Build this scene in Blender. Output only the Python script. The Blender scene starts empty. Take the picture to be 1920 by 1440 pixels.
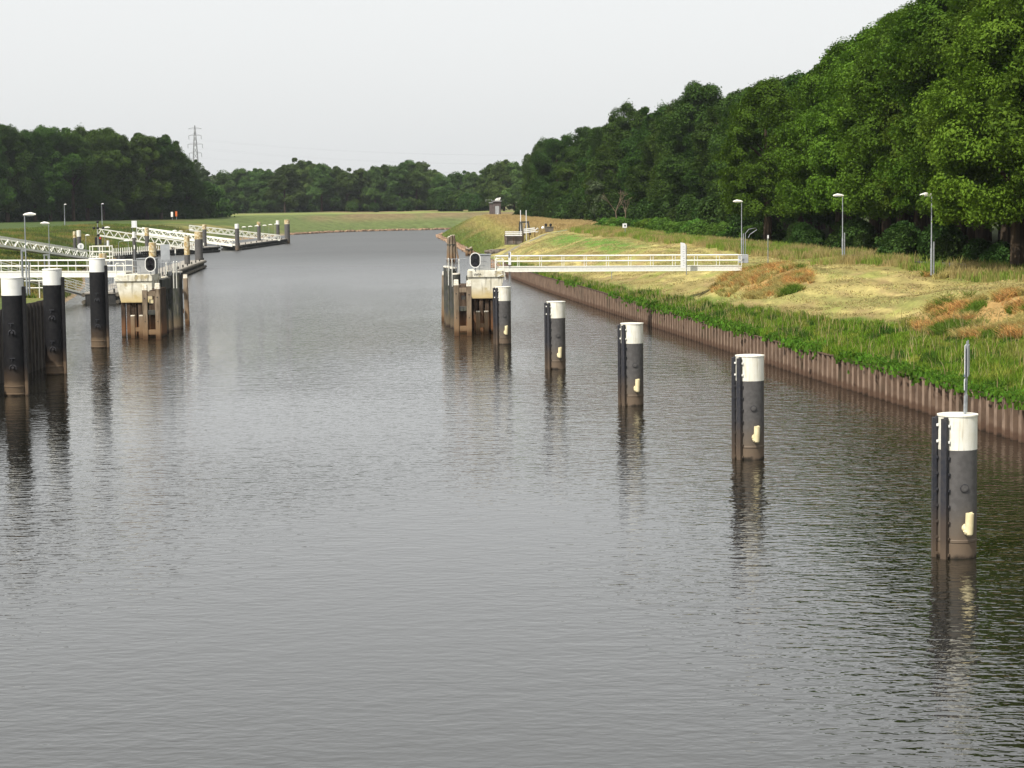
import bpy, math, random
import numpy as np
from mathutils import Vector, Matrix
random.seed(7)
rng = np.random.default_rng(11)
S = bpy.context.scene
COL = S.collection
PI = math.pi

# ------------------------------------------------------------------ camera, sky, sun, exposure
CAMZ = 9.9; FPX = 4000.0; PITCH = math.atan(349/4000.0); ROLL = 0.012
cd = bpy.data.cameras.new('camera'); cam = bpy.data.objects.new('camera', cd); COL.objects.link(cam)
cd.sensor_width = 36; cd.lens = 36*FPX/1920; cd.clip_start = 0.5; cd.clip_end = 9000
F_ = Vector((0, math.cos(PITCH), -math.sin(PITCH)))
U0 = Vector((0, math.sin(PITCH), math.cos(PITCH))); R0 = Vector((1, 0, 0))
R_ = R0*math.cos(ROLL) - U0*math.sin(ROLL); U_ = U0*math.cos(ROLL) + R0*math.sin(ROLL)
m = Matrix((R_, U_, -F_)).transposed().to_4x4(); m.translation = Vector((0, 0, CAMZ)); cam.matrix_world = m
S.camera = cam
SUN_EL = math.radians(50); SUN_AZ = math.atan2(-0.66, -0.75)      # behind the camera and to the left
w = bpy.data.worlds.new("World"); S.world = w; w.use_nodes = True
nt = w.node_tree; nt.nodes.clear()
sky = nt.nodes.new('ShaderNodeTexSky'); sky.sky_type = 'NISHITA'; sky.sun_disc = False
sky.sun_elevation = SUN_EL; sky.sun_rotation = SUN_AZ; sky.dust_density = 3.5; sky.air_density = 1.2; sky.ozone_density = 1.5
hs = nt.nodes.new('ShaderNodeHueSaturation'); hs.inputs['Saturation'].default_value = 0.16
mixw = nt.nodes.new('ShaderNodeMix'); mixw.data_type = 'RGBA'; mixw.inputs['Factor'].default_value = 0.62
mixw.inputs['B'].default_value = (8.65, 8.82, 8.85, 1)              # thin high cloud evening the sky out
bg = nt.nodes.new('ShaderNodeBackground'); bg.inputs['Strength'].default_value = 0.115
ow = nt.nodes.new('ShaderNodeOutputWorld')
nt.links.new(sky.outputs[0], hs.inputs['Color']); nt.links.new(hs.outputs[0], mixw.inputs['A'])
nt.links.new(mixw.outputs['Result'], bg.inputs[0]); nt.links.new(bg.outputs[0], ow.inputs[0])
sl = bpy.data.lights.new('sun', 'SUN'); sl.energy = 4.6; sl.angle = math.radians(0.6); sl.color = (1, 0.93, 0.82)
so = bpy.data.objects.new('sun', sl); COL.objects.link(so)
sd = Vector((math.sin(SUN_AZ)*math.cos(SUN_EL), math.cos(SUN_AZ)*math.cos(SUN_EL), math.sin(SUN_EL)))
so.rotation_euler = sd.to_track_quat('Z', 'Y').to_euler(); so.location = sd*200
S.view_settings.view_transform = 'Standard'; S.view_settings.look = 'None'; S.view_settings.exposure = 0.22
S.view_settings.gamma = 1; S.view_settings.use_curve_mapping = False
S.cycles.volume_max_steps = 64; S.cycles.volume_bounces = 0; S.cycles.max_bounces = 6
S.cycles.diffuse_bounces = 2; S.cycles.glossy_bounces = 3; S.cycles.transmission_bounces = 3; S.cycles.use_denoising = True
S.cycles.sample_clamp_indirect = 4

def ray(px, py): return F_*FPX + R_*(px-960) + U_*(720-py)
def at(px, py, Y):                       # point of the world at distance Y that shows at that spot of the photograph
    d = ray(px, py); k = Y/d.y; return Vector((d.x*k, Y, CAMZ+d.z*k))

# ------------------------------------------------------------------ materials
MATS = {}
def mat(name, col, col2=None, scale=3.0, rough=0.75, spec=0.3, metal=0.0, bump=0.0, bscale=20.0, zband=None, streak=None, detail=6, lo=.35, hi=.65, stretch=(1,1,1), patches=None):
    """zband: list of (z, colour, soft) stains from the bottom; streak: (colour, amount) vertical runs; patches: (colour, scale, lo, hi)"""
    M = bpy.data.materials.new(name); M.use_nodes = True; n = M.node_tree.nodes; L = M.node_tree.links
    b = n['Principled BSDF']; b.inputs['Roughness'].default_value = rough; b.inputs['Specular IOR Level'].default_value = spec; b.inputs['Metallic'].default_value = metal
    tc = n.new('ShaderNodeTexCoord'); mp = n.new('ShaderNodeMapping'); mp.inputs['Scale'].default_value = stretch
    oi = n.new('ShaderNodeObjectInfo'); sc_ = n.new('ShaderNodeMath'); sc_.operation = 'MULTIPLY'; sc_.inputs[1].default_value = 37.0; L.new(oi.outputs['Random'], sc_.inputs[0])
    ofs = n.new('ShaderNodeVectorMath'); ofs.operation = 'ADD'; L.new(tc.outputs['Object'], ofs.inputs[0]); L.new(sc_.outputs[0], ofs.inputs[1])     # wear differs from one copy to the next
    L.new(ofs.outputs[0], mp.inputs[0])
    def ramp(src, lo, hi):
        r = n.new('ShaderNodeMapRange'); r.interpolation_type = 'SMOOTHSTEP'
        r.inputs['From Min'].default_value = lo; r.inputs['From Max'].default_value = hi; L.new(src, r.inputs[0]); return r.outputs[0]
    def noise(s, d=6, vec=None, dist=0):
        t = n.new('ShaderNodeTexNoise'); t.inputs['Scale'].default_value = s; t.inputs['Detail'].default_value = d; t.inputs['Distortion'].default_value = dist
        L.new(vec or mp.outputs[0], t.inputs['Vector']); return t.outputs[0]
    def mx(a, bcol, f):
        x = n.new('ShaderNodeMix'); x.data_type = 'RGBA'; L.new(f, x.inputs['Factor'])
        if isinstance(a, tuple): x.inputs['A'].default_value = (*a, 1)
        else: L.new(a, x.inputs['A'])
        if isinstance(bcol, tuple): x.inputs['B'].default_value = (*bcol, 1)
        else: L.new(bcol, x.inputs['B'])
        return x.outputs['Result']
    cur = mx(col, col2 or tuple(c*.75 for c in col), ramp(noise(scale, detail), lo, hi))
    if streak:
        m2 = n.new('ShaderNodeMapping'); m2.inputs['Scale'].default_value = (1, 1, .09); L.new(ofs.outputs[0], m2.inputs[0])
        s_ = ramp(noise(streak[2] if len(streak) > 2 else 5, 5, m2.outputs[0]), .5, .72)
        mm = n.new('ShaderNodeMath'); mm.operation = 'MULTIPLY'; mm.inputs[1].default_value = streak[1]; L.new(s_, mm.inputs[0])
        cur = mx(cur, streak[0], mm.outputs[0])
    if patches:
        cur = mx(cur, patches[0], ramp(noise(patches[1], 5), patches[2], patches[3]))
    if zband:
        sp = n.new('ShaderNodeSeparateXYZ'); L.new(tc.outputs['Object'], sp.inputs[0])
        nz = noise(2.5, 5)
        ad = n.new('ShaderNodeMath'); ad.operation = 'MULTIPLY_ADD'; ad.inputs[1].default_value = .35; L.new(nz, ad.inputs[0]); L.new(sp.outputs['Z'], ad.inputs[2])
        for z, c, soft in zband:
            r = n.new('ShaderNodeMapRange'); r.interpolation_type = 'SMOOTHSTEP'; r.inputs['From Min'].default_value = z+.17+soft; r.inputs['From Max'].default_value = z+.17-soft
            L.new(ad.outputs[0], r.inputs[0]); cur = mx(cur, c, r.outputs[0])
    L.new(cur, b.inputs['Base Color'])
    if bump:
        bp = n.new('ShaderNodeBump'); bp.inputs['Strength'].default_value = 1; bp.inputs['Distance'].default_value = bump
        L.new(noise(bscale, 6), bp.inputs['Height']); L.new(bp.outputs[0], b.inputs['Normal'])
    MATS[name] = M; return M

def mat_leaf(name, c1, c2, c3, trans=.35):
    M = bpy.data.materials.new(name); M.use_nodes = True; n = M.node_tree.nodes; L = M.node_tree.links; n.clear()
    out = n.new('ShaderNodeOutputMaterial'); tc = n.new('ShaderNodeTexCoord')
    def noise(s):
        t = n.new('ShaderNodeTexNoise'); t.inputs['Scale'].default_value = s; t.inputs['Detail'].default_value = 3; L.new(tc.outputs['Object'], t.inputs[0])
        r = n.new('ShaderNodeMapRange'); r.inputs['From Min'].default_value = .35; r.inputs['From Max'].default_value = .65; L.new(t.outputs[0], r.inputs[0]); return r.outputs[0]
    def mx(a, b, f):
        x = n.new('ShaderNodeMix'); x.data_type = 'RGBA'; L.new(f, x.inputs['Factor'])
        for s, v in (('A', a), ('B', b)):
            if isinstance(v, tuple): x.inputs[s].default_value = (*v, 1)
            else: L.new(v, x.inputs[s])
        return x.outputs['Result']
    oi = n.new('ShaderNodeObjectInfo')
    c = mx(c1, c2, noise(.55)); c = mx(c, c3, noise(4.0))
    r2 = n.new('ShaderNodeMapRange'); r2.inputs['To Min'].default_value = .72; r2.inputs['To Max'].default_value = 1.25; L.new(oi.outputs['Random'], r2.inputs[0])
    hsn = n.new('ShaderNodeHueSaturation'); L.new(c, hsn.inputs['Color']); L.new(r2.outputs[0], hsn.inputs['Value'])
    r3 = n.new('ShaderNodeMapRange'); r3.inputs['To Min'].default_value = .485; r3.inputs['To Max'].default_value = .52
    ml = n.new('ShaderNodeMath'); ml.operation = 'MULTIPLY'; ml.inputs[1].default_value = 7.13; L.new(oi.outputs['Random'], ml.inputs[0])
    fr = n.new('ShaderNodeMath'); fr.operation = 'FRACT'; L.new(ml.outputs[0], fr.inputs[0]); L.new(fr.outputs[0], r3.inputs[0]); L.new(r3.outputs[0], hsn.inputs['Hue'])
    b = n.new('ShaderNodeBsdfPrincipled'); b.inputs['Roughness'].default_value = .7; b.inputs['Specular IOR Level'].default_value = .1
    t = n.new('ShaderNodeBsdfTranslucent'); ms = n.new('ShaderNodeMixShader'); ms.inputs[0].default_value = trans
    L.new(hsn.outputs[0], b.inputs['Base Color']); L.new(hsn.outputs[0], t.inputs['Color'])
    L.new(b.outputs[0], ms.inputs[1]); L.new(t.outputs[0], ms.inputs[2]); L.new(ms.outputs[0], out.inputs[0])
    MATS[name] = M; return M

def mat_attr(name, rough=.9, bump=.0, bscale=3.0, var=.5, nscale=1.2, trans=0.0, stretch=(1,1,1), angle=0.0):
    """colour from the mesh attribute Col, broken up with two noises"""
    M = bpy.data.materials.new(name); M.use_nodes = True; n = M.node_tree.nodes; L = M.node_tree.links
    b = n['Principled BSDF']; b.inputs['Roughness'].default_value = rough; b.inputs['Specular IOR Level'].default_value = .15
    at_ = n.new('ShaderNodeAttribute'); at_.attribute_name = 'Col'
    tc = n.new('ShaderNodeTexCoord'); mp = n.new('ShaderNodeMapping'); mp.inputs['Scale'].default_value = stretch; mp.inputs['Rotation'].default_value = (0, 0, angle); L.new(tc.outputs['Object'], mp.inputs[0])
    vals = []
    for s in (nscale, nscale*7):
        t = n.new('ShaderNodeTexNoise'); t.inputs['Scale'].default_value = s; t.inputs['Detail'].default_value = 8; t.inputs['Roughness'].default_value = .65; L.new(mp.outputs[0], t.inputs[0]); vals.append(t.outputs[0])
    ad = n.new('ShaderNodeMath'); ad.operation = 'ADD'; L.new(vals[0], ad.inputs[0]); L.new(vals[1], ad.inputs[1])
    mr = n.new('ShaderNodeMapRange'); mr.inputs['From Min'].default_value = .7; mr.inputs['From Max'].default_value = 1.3; mr.inputs['To Min'].default_value = 1-var; mr.inputs['To Max'].default_value = 1+var
    L.new(ad.outputs[0], mr.inputs[0])
    vm = n.new('ShaderNodeVectorMath'); vm.operation = 'SCALE'; L.new(at_.outputs['Color'], vm.inputs[0]); L.new(mr.outputs[0], vm.inputs['Scale'])
    L.new(vm.outputs[0], b.inputs['Base Color'])
    if bump:
        bp = n.new('ShaderNodeBump'); bp.inputs['Strength'].default_value = 1; bp.inputs['Distance'].default_value = bump
        L.new(ad.outputs[0], bp.inputs['Height']); L.new(bp.outputs[0], b.inputs['Normal'])
    if trans:
        t = n.new('ShaderNodeBsdfTranslucent'); ms = n.new('ShaderNodeMixShader'); ms.inputs[0].default_value = trans
        L.new(vm.outputs[0], t.inputs['Color']); L.new(b.outputs[0], ms.inputs[1]); L.new(t.outputs[0], ms.inputs[2]); L.new(ms.outputs[0], n['Material Output'].inputs[0])
    MATS[name] = M; return M

BROWN = (.16, .10, .06); WET = (.035, .028, .02); CREAMSTAIN = (.42, .33, .17)
mat('grey_paint', (.098, .094, .093), (.076, .073, .072), 6, .6, .3, zband=[(1.1, (.115, .095, .075), .5), (.52, (.135, .10, .07), .22), (.07, (.02, .015, .01), .06)], bump=.003, bscale=25)
mat('black_paint_shaded', (.007, .007, .009), (.012, .012, .013), 5, .65, .22, zband=[(1.25, (.05, .035, .024), .45), (.72, (.12, .085, .055), .12), (.05, (.03, .02, .012), .06)], bump=.003)  # black paint that also carries the deep shade on the two leftmost piles
mat('cap_white', (.80, .80, .77), (.74, .74, .70), 3, .5, .3, patches=((.35, .32, .22), 7, .68, .78))
mat('cap_rust', (.78, .77, .70), (.72, .70, .60), 3, .55, .3, streak=((.36, .30, .2), .45, 16))
mat('cap_old', (.60, .54, .38), (.42, .30, .13), 3, .8, .2, lo=.4, hi=.6, patches=((.16, .09, .04), 4, .55, .7))
mat('fender', (.022, .024, .032), (.035, .034, .038), 8, .6, .35, zband=[(1.2, (.06, .045, .035), .5), (.4, (.09, .065, .045), .3)])
mat('white_metal', (.78, .78, .72), (.70, .70, .63), 6, .5, .4)
mat('galv', (.30, .32, .34), (.24, .26, .28), 6, .5, .5, metal=.3)
mat('lamp_white', (.82, .81, .76), (.76, .75, .70), 4, .4, .4)
mat('cream', (.74, .66, .42), (.66, .57, .34), 5, .5, .4)
mat('concrete', (.74, .72, .62), (.60, .57, .46), 2.2, .9, .15, streak=((.10, .085, .06), .85, 4.5), zband=[(3.1, (.56, .45, .23), .5), (2.55, (.30, .22, .11), .2)], bump=.01, bscale=6, patches=((.40, .34, .20), 1.6, .55, .7))
mat('timber', (.27, .215, .155), (.15, .115, .08), 3, .85, .15, streak=((.06, .04, .025), .8, 12), zband=[(1.3, (.215, .14, .08), .8), (.35, (.09, .05, .025), .25)], bump=.012, bscale=12, stretch=(1, 1, .25))
mat('timber_top', (.80, .78, .70), (.60, .54, .42), 8, .85, .15, bump=.01)
mat('timber_dark', (.10, .07, .05), (.05, .035, .025), 4, .9, .12, streak=((.02, .015, .01), .8, 10), zband=[(1.2, (.16, .08, .04), .6), (.2, (.03, .02, .01), .2)], bump=.012, stretch=(1, 1, .25))
mat('tube_dark', (.055, .055, .055), (.035, .04, .03), 3, .8, .25, streak=((.16, .15, .11), .6, 9), zband=[(.9, (.11, .085, .055), .4), (.15, (.03, .02, .015), .15)], bump=.012)
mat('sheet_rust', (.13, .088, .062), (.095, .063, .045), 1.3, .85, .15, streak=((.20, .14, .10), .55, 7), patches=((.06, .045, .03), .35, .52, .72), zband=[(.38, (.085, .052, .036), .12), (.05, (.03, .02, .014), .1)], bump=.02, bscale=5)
mat('sheet_flat_lit', (.27, .195, .145), (.18, .128, .094), 1.3, .85, .15, zband=[(.34, (.12, .075, .05), .12), (.04, (.04, .026, .018), .1)], bump=.02, bscale=5)  # lighter rust copy: the sunlit look of the facing flats is in the colour
mat('sheet_dark', (.055, .048, .042), (.035, .03, .028), 1.3, .85, .2, streak=((.12, .10, .08), .6, 8))
mat('cabinet_grey', (.30, .31, .32), (.26, .27, .28), 3, .6, .3)
mat('board_black', (.012, .012, .014), (.018, .018, .02), 5, .6, .3)
mat('lens', (.02, .02, .03), (.03, .02, .03), 5, .15, .6)
mat('sign_back', (.36, .38, .40), (.31, .33, .35), 3, .5, .4)
mat('sign_white', (.74, .75, .76), (.68, .69, .70), 4, .4, .4)
mat('sign_blue', (.02, .06, .35), (.02, .05, .30), 4, .4, .4)
mat('sign_ink', (.03, .03, .035), None, 4, .5, .3)
mat('red_paint', (.42, .045, .02), (.38, .04, .02), 4, .5, .4)
mat('pontoon_deck', (.33, .31, .27), (.25, .23, .20), 1.2, .9, .15, stretch=(1, .4, 1))
mat('pontoon_log', (.055, .055, .052), (.03, .03, .03), 1, .9, .15, patches=((.10, .10, .08), .8, .5, .7))
mat('pontoon_wood', (.16, .145, .115), (.09, .08, .065), 1, .9, .15)
mat('brick', (.13, .105, .10), (.09, .075, .075), 1.5, .9, .15, streak=((.19, .17, .16), .6, 1.0))
mat('roof_dark', (.12, .11, .10), None, 2, .8, .2)
mat('steel_lattice', (.22, .23, .24), None, 2, .6, .4)
mat('bark', (.075, .055, .038), (.035, .027, .02), 3, .95, .1, bump=.03, bscale=8, stretch=(1, 1, .2))
mat('dead_wood', (.20, .15, .11), (.13, .10, .075), 3, .95, .1)
mat('asphalt', (.10, .10, .10), (.08, .08, .08), 4, .95, .1)
mat('stone', (.36, .25, .17), (.17, .11, .075), 1.4, .95, .1, bump=.03)
mat('stone_grey', (.19, .165, .14), (.12, .105, .09), .9, .95, .1, bump=.03)
mat('orange_panel', (.65, .16, .03), None, 4, .6, .3)
mat_leaf('leaf_maple', (.080, .150, .012), (.050, .102, .010), (.112, .185, .016), .25)
mat_leaf('leaf_oak', (.046, .098, .015), (.030, .068, .012), (.062, .112, .017), .28)
mat_leaf('leaf_far', (.070, .125, .030), (.048, .092, .025), (.088, .14, .034), .3)
mat_leaf('leaf_pale', (.075, .11, .05), (.055, .085, .035), (.09, .125, .065), .3)
mat_leaf('leaf_shrub', (.035, .075, .014), (.025, .055, .012), (.055, .10, .02), .3)
mat_leaf('leaf_bramble', (.085, .17, .02), (.06, .125, .018), (.11, .20, .03), .3)

# ------------------------------------------------------------------ mesh building
class MB:
    def __init__(s): s.v = []; s.f = []
    def add(s, vs, fs):
        o = len(s.v); s.v += [tuple(v) for v in vs]; s.f += [tuple(i+o for i in f) for f in fs]
    def box(s, c, d, rz=0, taper=1.0):
        x, y, z = d[0]/2, d[1]/2, d[2]/2; vs = []
        for k, (a, b, e) in enumerate([(-x,-y,-z),(x,-y,-z),(x,y,-z),(-x,y,-z),(-x,-y,z),(x,-y,z),(x,y,z),(-x,y,z)]):
            if e > 0: a *= taper; b *= taper
            vs.append((c[0]+a*math.cos(rz)-b*math.sin(rz), c[1]+a*math.sin(rz)+b*math.cos(rz), c[2]+e))
        s.add(vs, [(0,3,2,1),(4,5,6,7),(0,1,5,4),(1,2,6,5),(2,3,7,6),(3,0,4,7)]); return s
    def beam(s, p0, p1, w_, h_):
        p0 = Vector(p0); p1 = Vector(p1); d = (p1-p0).normalized()
        a = d.cross(Vector((0, 0, 1)))
        a = Vector((1, 0, 0)) if a.length < 1e-4 else a.normalized()
        b = a.cross(d).normalized(); a *= w_/2; b *= h_/2
        s.add([p0-a-b, p0+a-b, p0+a+b, p0-a+b, p1-a-b, p1+a-b, p1+a+b, p1-a+b], [(0,1,2,3),(7,6,5,4),(0,4,5,1),(1,5,6,2),(2,6,7,3),(3,7,4,0)]); return s
    def tube(s, pts, r, n=12, cap=True):
        pts = [Vector(p) for p in pts]; rs = r if isinstance(r, (list, tuple)) else [r]*len(pts)
        vs = []; up = None
        for i, p in enumerate(pts):
            d = (pts[min(i+1, len(pts)-1)]-pts[max(i-1, 0)]).normalized()
            if up is None: up = Vector((1, 0, 0)) if abs(d.z) > .9 else Vector((0, 0, 1))
            a = d.cross(up).normalized(); b = a.cross(d).normalized()
            for k in range(n):
                t = 2*PI*k/n; vs.append(p+a*(rs[i]*math.cos(t))+b*(rs[i]*math.sin(t)))
        fs = []
        for i in range(len(pts)-1):
            for k in range(n):
                q = (k+1) % n; fs.append((i*n+k, i*n+q, (i+1)*n+q, (i+1)*n+k))
        if cap: fs.append(tuple(range(n))[::-1]); fs.append(tuple((len(pts)-1)*n+k for k in range(n)))
        s.add(vs, fs); return s
    def lathe(s, prof, c=(0, 0), n=32):
        vs = []; fs = []
        for r, z in prof:
            for k in range(n):
                t = 2*PI*k/n; vs.append((c[0]+r*math.cos(t), c[1]+r*math.sin(t), z))
        for i in range(len(prof)-1):
            for k in range(n):
                q = (k+1) % n; fs.append((i*n+k, i*n+q, (i+1)*n+q, (i+1)*n+k))
        if prof[-1][0] > 1e-3: fs.append(tuple((len(prof)-1)*n+k for k in range(n)))
        if prof[0][0] > 1e-3: fs.append(tuple(range(n))[::-1])
        s.add(vs, fs); return s
    def prism(s, poly, y0, y1, axis='y'):      # polygon in x,z pulled along y (or in x,y pulled along z)
        n = len(poly)
        P = (lambda a, b, t: (a, t, b)) if axis == 'y' else (lambda a, b, t: (a, b, t))
        s.add([P(a, b, y0) for a, b in poly]+[P(a, b, y1) for a, b in poly], [tuple(range(n)), tuple(range(2*n-1, n-1, -1))]+[(i, i+n, (i+1) % n+n, (i+1) % n) for i in range(n)]); return s
    def build(s, name, material, parent=None, smooth=False, loc=None, rz=0, bevel=0):
        me = bpy.data.meshes.new(name); me.from_pydata(s.v, [], s.f); me.validate()
        import bmesh
        bm = bmesh.new(); bm.from_mesh(me); bmesh.ops.recalc_face_normals(bm, faces=bm.faces); bm.to_mesh(me); bm.free()
        me.materials.append(MATS[material])
        if smooth:
            me.shade_smooth()
            try: me.set_sharp_from_angle(angle=math.radians(35))
            except Exception: pass
        o = bpy.data.objects.new(name, me); COL.objects.link(o)
        if parent: o.parent = parent
        if loc is not None: o.location = loc; o.rotation_euler.z = rz
        if bevel:
            b = o.modifiers.new('bevel', 'BEVEL'); b.width = bevel; b.segments = 2; b.limit_method = 'ANGLE'
        return o

def npmesh(name, V, Fq, material, parent=None, col=None, k=4, smooth=False):
    V = np.ascontiguousarray(V, dtype=np.float32); Fq = np.ascontiguousarray(Fq, dtype=np.int32)
    me = bpy.data.meshes.new(name); me.vertices.add(len(V)); me.vertices.foreach_set('co', V.ravel())
    me.loops.add(Fq.size); me.loops.foreach_set('vertex_index', Fq.ravel()); me.polygons.add(len(Fq))
    me.polygons.foreach_set('loop_start', np.arange(0, Fq.size, k, dtype=np.int32)); me.polygons.foreach_set('loop_total', np.full(len(Fq), k, dtype=np.int32))
    me.update(calc_edges=True)
    if col is not None:
        a = me.color_attributes.new('Col', 'FLOAT_COLOR', 'POINT')
        a.data.foreach_set('color', np.concatenate([col, np.ones((len(col), 1))], 1).astype(np.float32).ravel())
    if smooth: me.shade_smooth()
    if material: me.materials.append(MATS[material])
    o = bpy.data.objects.new(name, me); COL.objects.link(o)
    if parent: o.parent = parent
    return o

def tag(o, label=None, cat=None, group=None, kind=None):
    if label: o['label'] = label
    if cat: o['category'] = cat
    if group: o['group'] = group
    if kind: o['kind'] = kind
    return o
def thing(name, label, cat, loc=(0, 0, 0), rz=0, group=None):
    o = bpy.data.objects.new(name, None); o.empty_display_size = .3; COL.objects.link(o); o.location = loc; o.rotation_euler.z = rz
    return tag(o, label, cat, group)
KIDS = {}
def dup(root, loc, rz=0, sc=None, label=None, group=None):
    r = root.copy(); COL.objects.link(r); r.location = loc; r.rotation_euler.z = rz
    if sc is not None: r.scale = sc if isinstance(sc, tuple) else (sc, sc, sc)
    if label: r['label'] = label
    if group: r['group'] = group
    for ch in list(root.children):
        c = ch.copy(); COL.objects.link(c); c.parent = r
        for g in list(ch.children):
            d = g.copy(); COL.objects.link(d); d.parent = c
    return r

# ------------------------------------------------------------------ the land
def vnoise(x, y, seed=0):
    xi = np.floor(x).astype(np.int64); yi = np.floor(y).astype(np.int64); xf = x-xi; yf = y-yi
    def h(a, b):
        n_ = (a*374761393+b*668265263+seed*982451653) & 0x7fffffff
        n_ = ((n_ ^ (n_ >> 13))*1274126177) & 0x7fffffff
        return ((n_ ^ (n_ >> 16)) & 0xffff)/65535.0
    u = xf*xf*(3-2*xf); v = yf*yf*(3-2*yf)
    return (h(xi, yi)*(1-u)+h(xi+1, yi)*u)*(1-v)+(h(xi, yi+1)*(1-u)+h(xi+1, yi+1)*u)*v
def fbm(x, y, seed=0, o=4):
    r = 0; a = .5; t = 0
    for i in range(o): r = r+a*vnoise(x*2**i, y*2**i, seed+i); t += a; a *= .5
    return r/t
def ss(a, b, x): t = np.clip((x-a)/(b-a), 0, 1); return t*t*(3-2*t)

RY = [-80, 83, 116, 147, 226, 266, 300, 381, 470, 547, 575, 600, 640]
RX = [39.5, 20.3, 16.0, 12.4, 3.6, 0.0, -2.2, -7.2, -13, -18.5, -19.5, -19, -16]
def xr(Y): return np.interp(Y, RY, RX)
LY = [-80, 133, 138, 150, 180, 207, 227, 255, 310, 379, 440, 512, 580, 619]
LX = [-28.4, -28.4, -29.5, -33, -38.5, -43, -45.5, -50, -61, -69, -71, -70, -66, -63]
def xl(Y): return np.interp(Y, LY, LX)
FX = [-63, -54, -43, -17, 60, 400, 900]; FYY = [619, 655, 671, 690, 725, 800, 850]
def zr(Y, t):
    Y = np.asarray(Y, float); t = np.asarray(t, float)
    a = ss(272, 290, Y)                              # 0 behind the sheet piling, 1 on the open shore
    p = np.interp(t, [0, 1.5, 4, 9, 13, 40, 400], [1.48, 1.75, 2.45, 4.2, 4.85, 5.0, 5.0])
    q = np.interp(t, [0, 2, 5, 10, 15, 40, 400], [-.5, .7, 2.3, 4.3, 5.0, 5.1, 5.1])
    z = p*(1-a)+q*a
    z = z+1.15*np.exp(-((t-6.8)/3.0)**2-((Y-155)/8)**2)*(t > .5)                # bracken mound by the gangway
    z = z+.5*np.exp(-((t-15)/9)**2-((Y-520)/45)**2)
    z = z-3.6*np.exp(-((Y-352-.35*t)/6.5)**2)*ss(2, 7, t)*(1-ss(18, 26, t))            # the culvert gully
    z = z+(fbm(Y*.35, t*.35, 3)-.5)*.30*ss(.5, 3, t)+(fbm(Y*.07, t*.16, 8)-.45)*1.0*ss(2, 6, t)*(1-ss(14, 20, t))
    z = z-7*ss(590, 640, Y-.22*t)
    return z
def zl(Y, t):
    Y = np.asarray(Y, float); t = np.asarray(t, float)
    a = ss(134, 142, Y)
    p = np.interp(t, [0, 6, 40], [3.95, 4.1, 4.6]); q = np.interp(t, [0, 4, 9, 14, 32, 60], [-.4, 1.5, 3.2, 4.0, 4.75, 5])
    z = p*(1-a)+q*a
    return z+(fbm(Y*.2+50, t*.2, 5)-.5)*.3*ss(1, 4, t)
def zf(t, u):
    q = np.interp(t, [0, 4, 12, 28, 45, 90, 4000], [-.4, .9, 2.4, 4.9, 5.3, 5.2, 5.2])
    return q+(fbm(u*.06, t*.06, 9)-.5)*.9*ss(4, 20, t)
def ground(X, Y):
    if X > xr(Y) and Y < 620: return float(zr(Y, X-xr(Y)))
    if X < xl(min(Y, 619)) and Y < 600: return float(zl(Y, xl(Y)-X))
    yf = np.interp(X, FX, FYY)
    return float(zf(max(0, Y-yf) if X > -63 else max(Y-619, 30), X))

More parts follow.
